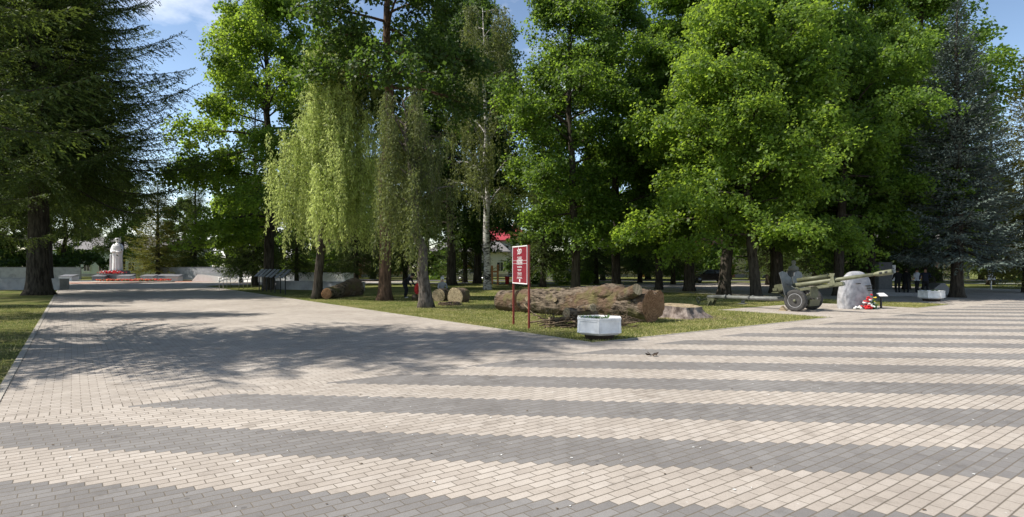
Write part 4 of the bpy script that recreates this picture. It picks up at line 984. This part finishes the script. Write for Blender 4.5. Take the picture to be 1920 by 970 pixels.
mb.ball((0, -.20, 5.14), .06, 0, (1, 1, 1.3), 8, 6); mb.lathe([(.28, 5.26), (.30, 5.31), (.24, 5.44), (.02, 5.50)], n=20)
mb.build('figure', M['whiteplast'], stt)
for s in (-1, 1):
    mb = MB(); mb.tube([(s * .56, -.02, 4.36), (s * .66, -.16, 3.85), (s * .44, -.46, 3.62), (s * .12, -.56, 3.70)], [.17, .17, .14, .10], 10); mb.ball((s * .07, -.58, 3.72), .12, 0, (1, .8, 1), 8, 6); mb.build('arm', M['whiteplast'], stt)
mb = MB(); mb.prism([(-.34, 1.3), (-.16, 1.3), (-.14, 3.3), (-.3, 3.4)], .2, Matrix.Translation((-.2, -.75, 0))); mb.build('cape_fold', M['whiteplast'], stt)
wr = thing('wreath', 'bank of red flowers laid at the feet of the white statue', 'flowers', s0 + Vector((0, -1.05, .92)))
mb = MB()
for k in range(240): mb.ball((random.gauss(0, .75), random.gauss(-.2, .18), abs(random.gauss(.12, .12))), random.uniform(.05, .1), 0 if k % 6 else 1, (1, 1, .7), 5, 4)
mb.build('blossoms', [M['red'], M['white']], wr)

# ------------------------------------------------------------------ people
def person(label, loc, rz, joints, radii, edges, matfn, mats, hair, grp, face='-y'):
    me = bpy.data.meshes.new('body'); me.from_pydata(joints, edges, [])
    o = bpy.data.objects.new('person', me); col.objects.link(o)
    m = o.modifiers.new('skin', 'SKIN'); m.use_smooth_shade = True
    sv = me.skin_vertices[0].data
    for k, r_ in enumerate(radii):
        sv[k].radius = (r_ if hasattr(r_, '__len__') else (r_, r_)); sv[k].use_root = (k == 0)
    o.modifiers.new('sub', 'SUBSURF').levels = 2
    dg = bpy.context.evaluated_depsgraph_get(); dg.update()
    nm = bpy.data.meshes.new_from_object(o.evaluated_get(dg)); nm.name = 'person_body'
    o.modifiers.clear(); o.data = nm
    nm.materials.clear()
    for q in mats: nm.materials.append(q)
    for p_ in nm.polygons: p_.material_index = matfn(p_.center); p_.use_smooth = True
    o.location = loc; o.rotation_euler = (0, 0, rz); tag(o, label, 'person', grp)
    hc = Vector(joints[3])
    mb = MB(); mb.lathe([(.112, -.03), (.118, .03), (.105, .085), (.065, .128), (.001, .142)], hc + Vector((0, .012, .02)), n=16); mb.build('hair' if hair is M['hair'] else 'cap', hair, o)
    return o
ED = [(0, 1), (1, 2), (2, 3), (1, 4), (4, 5), (5, 6), (1, 7), (7, 8), (8, 9), (0, 10), (10, 11), (11, 12), (12, 13), (0, 14), (14, 15), (15, 16), (16, 17)]
RD = [(.16, .12), (.185, .125), .06, (.088, .105), .065, .048, .036, .065, .048, .036, .092, .068, .048, .04, .092, .068, .048, .04]
def stand(h=1.72, la=(-.30, -.05, .95), ra=(.30, -.05, .95), le=None, re=None, step=.05):
    k = h / 1.72; le = le or (-.27, .04, 1.15); re = re or (.27, .04, 1.15)
    J = [(0, 0, .95), (0, 0, 1.30), (0, -.01, 1.46), (0, -.02, 1.61), (-.21, 0, 1.37), le, la, (.21, 0, 1.37), re, ra, (-.10, 0, .86), (-.11, -step, .48), (-.11, step * .3, .09), (-.11, -.15 + step * .3, .04), (.10, 0, .86), (.11, step * .4, .48), (.11, step, .09), (.11, -.15 + step, .04)]
    return [tuple(x * k for x in j) for j in J]
def mstd(top, leg, skin=0, sleeve=1.0, k=1):
    # material slots: skin, top, leg, shoe
    def f(c):
        if c.z > 1.45 * k: return 0
        if c.z < .075: return 3
        if abs(c.x) > .235 and c.z < sleeve: return 0
        return 1 if c.z > .93 * k else 2
    return f
pg = 'people standing by the dark stele'
person('person in dark clothes holding a pale strap, standing left before the white board', gp(1683, 553) , math.radians(170), stand(1.66, (-.1, -.28, 1.1), (.28, -.1, 1.0), (-.3, -.05, 1.12)), RD, ED, mstd(0, 0, sleeve=1.0), [M['skin'], M['cloth_dark'], M['cloth_dark'], M['shoe']], M['hair'], pg)
person('person in all black clothes between the strap holder and the white shirt', gp(1699, 553), math.radians(120), stand(1.62), RD, ED, mstd(0, 0, sleeve=.9), [M['skin'], M['cloth_dark'], M['cloth_dark'], M['shoe']], M['hair'], pg)
person('person in pale blue-white shirt and black trousers, seen from behind', gp(1719.5, 554.5), math.radians(200), stand(1.68, (-.3, -.1, .95), (.3, -.12, .98)), RD, ED, mstd(0, 0, sleeve=1.12), [M['skin'], M['cloth_white'], M['cloth_dark'], M['shoe']], M['hair'], pg)
person('person in dark navy jacket at the right of the standing people', gp(1735, 555.5), math.radians(150), stand(1.74, (-.12, -.25, 1.05), (.3, .05, .98)), RD, ED, mstd(0, 0, sleeve=.9), [M['skin'], M['cloth_navy'], M['cloth_dark'], M['shoe']], M['hair'], pg)
# bending / crouching people under the willow
J = [(0, .25, .88), (0, -.05, 1.12), (0, -.22, 1.22), (0, -.34, 1.28), (-.2, -.08, 1.12), (-.24, -.2, .86), (-.18, -.38, .66), (.2, -.08, 1.12), (.24, -.2, .86), (.18, -.38, .66), (-.1, .22, .82), (-.11, .08, .46), (-.11, .16, .09), (-.11, 0, .04), (.1, .22, .82), (.11, .1, .46), (.11, .2, .09), (.11, .04, .04)]
def bendmat(c):
    if c.z < .075: return 3
    if c.y < -.2 and c.z > 1.18: return 0
    if c.z < .72 and c.y < -.33: return 0
    return 1 if (c.z > .92 or c.y < -.14) else 2
wg = 'people working under the weeping trees'
person('person in black bending forward behind the weeping birch', at(765, 0, 33.5) * Vector((1, 1, 0)), math.radians(70), J, RD, ED, bendmat, [M['skin'], M['cloth_dark'], M['cloth_dark'], M['hat']], M['hair'], wg)
JS = [(0, .12, .42), (0, .02, .78), (0, -.03, .94), (0, -.06, 1.08), (-.2, .0, .84), (-.26, -.14, .60), (-.14, -.34, .56), (.2, .0, .84), (.26, -.14, .60), (.14, -.34, .56), (-.1, .05, .40), (-.14, -.36, .50), (-.14, -.28, .09), (-.14, -.44, .04), (.1, .05, .40), (.14, -.36, .50), (.14, -.28, .09), (.14, -.44, .04)]
def sitmat(c):
    if c.z < .075: return 3
    if c.z > .93: return 0
    if c.y < -.30 and c.z > .5 and abs(c.x) < .2 and c.z > .54: return 0
    return 1 if c.z > .55 or (abs(c.x) > .2 and c.z > .5) else 2
person('person in red crouching left of the leaning birch trunk', at(783, 0, 31.5) * Vector((1, 1, 0)), math.radians(110), JS, RD, ED, sitmat, [M['skin'], M['cloth_red'], M['cloth_red'], M['shoe']], M['hair'], wg)
person('person in a pale cap sitting behind the sawn log rounds', at(829, 0, 33.2) * Vector((1, 1, 0)), math.radians(20), JS, RD, ED, sitmat, [M['skin'], M['cloth_grey'], M['cloth_dark'], M['shoe']], M['hat'], wg)
# what the two sit on
for px, Y, a, lab in ((783, 31.5, 110, 'short upright log seat under the person in red'), (829, 33.2, 20, 'short upright log seat under the person in the pale cap')):
    c = Vector(((px - 960) / F * Y, Y, 0)) + Matrix.Rotation(math.radians(a), 3, 'Z') @ Vector((0, .14, 0))
    mb = MB(); mb.lathe([(.17, -.02), (.165, .29), (.15, .31)], n=14); o = mb.build('wood_block', M['logbark'], loc=c); o.name = 'wood_block'; tag(o, lab, 'log', 'upright wood blocks')

# ------------------------------------------------------------------ right side: stele, boards, kerbs, lamp
def box_thing(name, label, cat, px, Y, size, mat, rz=0, grp=None, part='block', parts=()):
    t = thing(name, label, cat, Vector(((px - 960) / F * Y, Y, 0)), rz, grp)
    MB().box((0, 0, size[2] / 2 - .01), (size[0], size[1], size[2] + .02), bev=.02).build(part, mat, t); return t
t = box_thing('stele', 'dark blue-grey granite stele behind the boulder', 'stele', 1657, 40, (1.0, .35, 2.1), M['plinthtop'], .1)
MB().box((0, 0, .12), (1.4, .8, .26), bev=.02).build('base', M['slabtop'], t)
t = thing('notice_board', 'white notice board with dark print right of the dark stele', 'sign', Vector(((1671 - 960) / F * 41, 41, 0)), .1)
for s in (-1, 1): MB().box((s * .28, 0, .95), (.05, .05, 1.9)).build('post', M['steel'], t)
MB().box((0, -.01, 1.35), (.52, .03, 1.1)).build('panel', M['signwhite'], t)
mb = MB()
for k in range(9): mb.box((random.uniform(-.03, .03), -.03, 1.75 - k * .09), (random.uniform(.25, .4), .006, .04))
mb.build('lettering', M['engrave'], t)
wall('plinth_kerb', at(1652, 0, 36.4), at(1742, 0, 35.3), .22, .3, M['slabtop'], 'low dark granite kerb before the standing people', 'kerb')
t = thing('memorial_slab', 'slanted grey slab behind the right-hand planter', 'memorial slab', Vector(((1768 - 960) / F * 38, 38, 0)), .1, 'slanted memorial slabs')
MB().prism([(-.6, 0), (.6, 0), (.6, .25), (.15, .72), (-.1, .72), (-.6, .4)], .9).build('block', M['slabtop'], t)
t = thing('lamp_post', 'slender white lamp post among the right-hand spruces', 'lamp', Vector(((1797 - 960) / F * 41, 41, 0)))
MB().tube([(0, 0, 0), (0, 0, .8), (0, 0, 3.2)], [.07, .045, .04], 10).build('post', M['signwhite'], t)
MB().ball((0, 0, 3.35), .2, 0, (1, 1, 1), 14, 10).build('globe', M['signwhite'], t)
t = thing('notice_board', 'small white notice panel on a post beside the right path', 'sign', Vector(((1858 - 960) / F * 46, 46, 0)))
MB().box((0, 0, .5), (.08, .08, 1.0)).build('post', M['steel'], t); MB().box((0, -.06, 1.25), (.62, .04, 1.0)).build('panel', M['signwhite'], t)
bst = thing('bust', 'pale stone bust on a pillar behind the gun shield', 'statue', Vector(((1488 - 960) / F * 46, 46, 0)))
MB().box((0, 0, .75), (.7, .6, 1.5), bev=.03).build('pillar', M['concrete'], bst)
mb = MB(); mb.lathe([(.34, 1.48), (.40, 1.6), (.36, 1.75), (.16, 1.86), (.11, 1.93), (.15, 2.02), (.17, 2.12), (.13, 2.24), (.001, 2.28)], n=20, sy=.75); mb.ball((0, -.15, 2.08), .04, 0, (1, 1, 1.2), 6, 5); mb.build('head', M['whiteplast'], bst)

# ------------------------------------------------------------------ far street: houses, cars, fence, posts
def house(name, px, Y, w, d, h, mat, roofm, label, rz=0, rows=2, roofh=2.6, door=True, wframe='whiteplast'):
    t = thing(name, label, 'house', Vector(((px - 960) / F * Y, Y, 0)), rz)
    MB().box((0, d / 2, h / 2), (w, d, h + .1)).build('wall', mat, t)
    MB().box((0, d / 2, .25), (w + .12, d + .12, .5)).build('plinth', M['concrete'], t)
    mb = MB(); e = .5
    vs = [(-w / 2 - e, -e, h), (w / 2 + e, -e, h), (w / 2 + e, d + e, h), (-w / 2 - e, d + e, h), (-w / 2 + d * .25, d / 2, h + roofh), (w / 2 - d * .25, d / 2, h + roofh), (-w / 2 - e, -e, h + .16), (w / 2 + e, -e, h + .16), (w / 2 + e, d + e, h + .16), (-w / 2 - e, d + e, h + .16)]
    mb.add(vs, [(0, 1, 2, 3), (0, 1, 7, 6), (1, 2, 8, 7), (2, 3, 9, 8), (3, 0, 6, 9), (6, 7, 5, 4), (8, 9, 4, 5), (7, 8, 5), (9, 6, 4)]); rf = mb.build('roof', roofm, t)
    MB().box((w * .2, d * .55, h + roofh), (.6, .6, 1.4)).build('chimney', M['brick'], rf)
    nw = max(2, int(w / 2.6))
    for r_ in range(rows):
        for k in range(nw):
            x = -w / 2 + w * (k + .5) / nw; z = 1.75 + r_ * 3.0
            if z + .8 > h: continue
            if door and r_ == 0 and k == nw // 2:
                f = MB().box((x, -.03, 1.05), (1.0, .1, 2.1)).build('door', M['wood_orange'], t); MB().tube([(x + .35, -.1, 1.0), (x + .35, -.1, 1.15)], .02, 6).build('handle', M['steel'], f); continue
            mb = MB()
            for (a, b, c_, e_) in ((0, .78, 1.2, .1), (0, -.78, 1.3, .12), (-.56, 0, .1, 1.5), (.56, 0, .1, 1.5), (0, 0, .07, 1.5)): mb.box((x + a, -.04, z + b), (c_, .12, e_))
            f = mb.build('window', M[wframe], t); MB().box((x, -.012, z), (1.1, .04, 1.5)).build('pane', M['glass'], f)
    return t
house('house', 205, 104, 26, 10, 4.6, M['palegreen'], M['roofgrey'], 'long pale green house with white windows behind the white statue', 0, 1)
house('house', 672, 96, 15, 9, 6.4, M['brick'], M['roofgrey'], 'orange brick house beyond the trees behind the willow', .05, 2)
house('house', 880, 100, 13, 9, 4.2, M['whitewall'], M['roofgrey'], 'white house beyond the birch trunk', 0, 1)
house('house', 948, 104, 8, 8, 6.3, M['whitewall'], M['roofred'], 'white house with crimson roof left of the red sign', 0, 2, 3.0)
house('house', 1195, 100, 16, 9, 4.6, M['cream'], M['roofgrey'], 'cream house beyond the felled trunk and stump', 0, 1)
house('house', 1372, 98, 14, 9, 5.4, M['cream'], M['roofred'], 'cream house with red roof behind the black parked car', 0, 1, 2.6)
house('house', 1525, 104, 13, 9, 4.8, M['whitewall'], M['roofgrey'], 'white house far behind the gun shield', 0, 1)
house('house', 1722, 82, 14, 9, 5.4, M['cream'], M['roofgrey'], 'cream house beyond the standing people', 0, 2)
t = thing('fence', 'white board fence along the far street right of the red sign', 'fence', Vector(((1020 - 960) / F * 82, 82, 0)))
for k in range(9): MB().box((-1.2 + k * 1.0, 0, 1.0), (.93, .06, 2.0)).build('fence_panel', M['whiteplast'], t)
def car(px, Y, rz, paint, label):
    t = thing('parked_car', label, 'car', Vector(((px - 960) / F * Y, Y, 0)), rz, 'cars parked on the far street')
    prof = [(-2.2, .35), (-2.25, .75), (-2.1, .95), (-1.3, 1.02), (1.25, 1.0), (2.05, .88), (2.22, .65), (2.2, .32)]
    MB().prism(prof, 1.7, Matrix.Translation((0, -.85, 0))).build('body', paint, t)
    mb = MB(); lo = [(-1.75, 1.0), (1.15, 1.0)]; 
    cab = [(-1.85, 1.0), (1.15, 1.0), (.45, 1.42), (-.3, 1.5), (-1.2, 1.46)]
    n = len(cab); vs = [(x, -.8 + (.14 if z > 1.2 else 0), z) for x, z in cab] + [(x, .8 - (.14 if z > 1.2 else 0), z) for x, z in cab]
    mb.add(vs, [list(range(n)), list(range(2 * n - 1, n - 1, -1))] + [(i, n + i, n + (i + 1) % n, (i + 1) % n) for i in range(n)]); mb.build('cabin', paint, t)
    for s in (-1, 1):
        for x0, x1, x2, x3 in ((-1.55, -.45, -.4, -1.15), (-.35, .8, .3, -.3)):
            MB().add([(x0, s * .815, 1.04), (x1, s * .815, 1.04), (x2, s * .69, 1.40), (x3, s * .69, 1.40)], [(0, 1, 2, 3)]).build('side_window', M['glass'], t)
        for x in (-1.35, 1.35):
            w = MB().lathe([(.0001, -.1), (.2, -.1), (.31, -.09), (.33, 0), (.31, .09), (.0001, .1)], (x, s * .78, .33), 'Y', 20).build('wheel', M['rubber'], t)
            MB().lathe([(.0001, -.115), (.19, -.112), (.2, .112), (.0001, .115)], (x, s * .78, .33), 'Y', 14).build('hubcap', M['steel'], w)
        MB().box((2.17, s * .6, .68), (.1, .3, .14), bev=.03).build('headlight', M['signwhite'], t)
        MB().box((-2.2, s * .65, .8), (.08, .25, .16), bev=.02).build('tail_light', M['signred'], t)
    MB().add([(1.17, -.75, 1.01), (1.17, .75, 1.01), (.47, .62, 1.42), (.47, -.62, 1.42)], [(0, 1, 2, 3)]).build('windscreen', M['glass'], t)
    return t
car(1330, 66, math.pi, M['carblack'], 'black car parked beyond the lawn, between two maple trunks')
car(885, 72, .05, M['carsilver'], 'silver car parked left of the birch trunk')
car(1080, 76, .0, M['carblack'], 'dark car parked before the white fence')
car(1500, 70, .1, M['carsilver'], 'pale car parked far behind the gun shield')
t = thing('timber_posts', 'pair of orange timber posts with crossbar right of the birch trunk', 'posts', Vector(((928 - 960) / F * 58, 58, 0)))
for s in (-1, 1): MB().box((s * .28, 0, 1.0), (.2, .2, 2.0 if s > 0 else 1.8), bev=.02).build('post', M['wood_orange'], t)
MB().box((0, 0, 1.3), (.5, .08, .16)).build('crossbar', M['wood_orange'], t)
t = thing('litter_bin', 'red litter bin on the far pavement left of the red sign', 'bin', Vector(((951 - 960) / F * 60, 60, 0)))
MB().lathe([(.18, 0), (.24, .75), (.26, .8)], n=14).build('bucket', M['cloth_red'], t); MB().lathe([(.265, .78), (.28, .8), (.27, .86)], n=14).build('rim', M['steel'], t)
def shrub(px, Y, r0, h, label):
    t = thing('shrub', label, 'shrub', Vector(((px - 960) / F * Y, Y, 0)), 0, 'shrubs by the far pavement')
    n = 2600; d = unit(rng.normal(0, 1, (n, 3))) * (rng.uniform(.3, 1, n) ** .4)[:, None] * (1 + .2 * np.sin(rng.uniform(0, 6, n)))[:, None]
    p = d * np.array([r0, r0, h / 2]) + np.array([0, 0, h / 2]); me = leaves_mesh('shrub_foliage', p, unit(d + rng.normal(0, .5, (n, 3))), unit(rng.normal(0, 1, (n, 3)) + [0, 0, 1]), .13, .07, M['maple_bright'])
    mesh_obj('foliage', me, t); mb = MB()
    for k in range(5): mb.tube([(0, 0, 0), (random.uniform(-.5, .5) * r0, random.uniform(-.5, .5) * r0, h * .7)], [.03, .01], 5)
    mb.build('stem', M['bark'], t)
shrub(1056, 58, .9, 1.2, 'low clipped green shrub left of the dark maple trunk'); shrub(1098, 60, .9, 1.3, 'low clipped green shrub right of the dark maple trunk'); shrub(1003, 62, .7, 1.3, 'small bright shrub right of the red sign')

# ------------------------------------------------------------------ light
sd = Vector((-1.0, -0.10, math.tan(math.radians(51)))).normalized()
ld = bpy.data.lights.new('sun', 'SUN'); ld.energy = 4.8; ld.angle = math.radians(.55); ld.color = (1.0, .945, .86)
sun = bpy.data.objects.new('sun', ld); col.objects.link(sun); sun.rotation_euler = sd.to_track_quat('Z', 'Y').to_euler(); sun.location = (-20, 0, 40)
w = bpy.data.worlds.new('World'); scn.world = w; w.use_nodes = True; nt = w.node_tree; nt.nodes.clear()
N = nt.nodes.new; lk = nt.links.new
sky = N('ShaderNodeTexSky'); sky.sky_type = 'NISHITA'; sky.sun_disc = False; sky.sun_elevation = math.radians(51); sky.sun_rotation = math.atan2(sd.x, sd.y); sky.air_density = 1.0; sky.dust_density = .6; sky.ozone_density = 1.2
tc = N('ShaderNodeTexCoord'); mp = N('ShaderNodeMapping'); mp.inputs['Scale'].default_value = (1, 1, 2.2); lk(tc.outputs['Generated'], mp.inputs[0])
nz = N('ShaderNodeTexNoise'); nz.inputs['Scale'].default_value = 2.6; nz.inputs['Detail'].default_value = 7; nz.inputs['Roughness'].default_value = .58; lk(mp.outputs[0], nz.inputs['Vector'])
rp = N('ShaderNodeValToRGB'); rp.color_ramp.elements[0].position = .54; rp.color_ramp.elements[1].position = .74; lk(nz.outputs['Fac'], rp.inputs[0])
mx = N('ShaderNodeMix'); mx.data_type = 'RGBA'; lk(rp.outputs[0], mx.inputs[0]); lk(sky.outputs[0], mx.inputs[6]); mx.inputs[7].default_value = (8.5, 8.7, 9.0, 1)
sx_ = N('ShaderNodeSeparateXYZ'); lk(tc.outputs['Generated'], sx_.inputs[0])
br = N('ShaderNodeMapRange'); br.inputs[1].default_value = .12; br.inputs[2].default_value = .75; br.inputs[3].default_value = 2.0; br.inputs[4].default_value = .8; lk(sx_.outputs[2], br.inputs[0])
ml = N('ShaderNodeVectorMath'); ml.operation = 'SCALE'; lk(mx.outputs[2], ml.inputs[0]); lk(br.outputs[0], ml.inputs['Scale'])
bg = N('ShaderNodeBackground'); bg.inputs[1].default_value = .08; lk(ml.outputs[0], bg.inputs[0]); ow = N('ShaderNodeOutputWorld'); lk(bg.outputs[0], ow.inputs[0])
vs_ = scn.view_settings; vs_.view_transform = 'Standard'; vs_.look = 'None'; vs_.gamma = 1; vs_.use_curve_mapping = False; vs_.exposure = 0.46
cy = scn.cycles; cy.max_bounces = 8; cy.diffuse_bounces = 3; cy.transmission_bounces = 5; cy.glossy_bounces = 2; cy.use_denoising = True
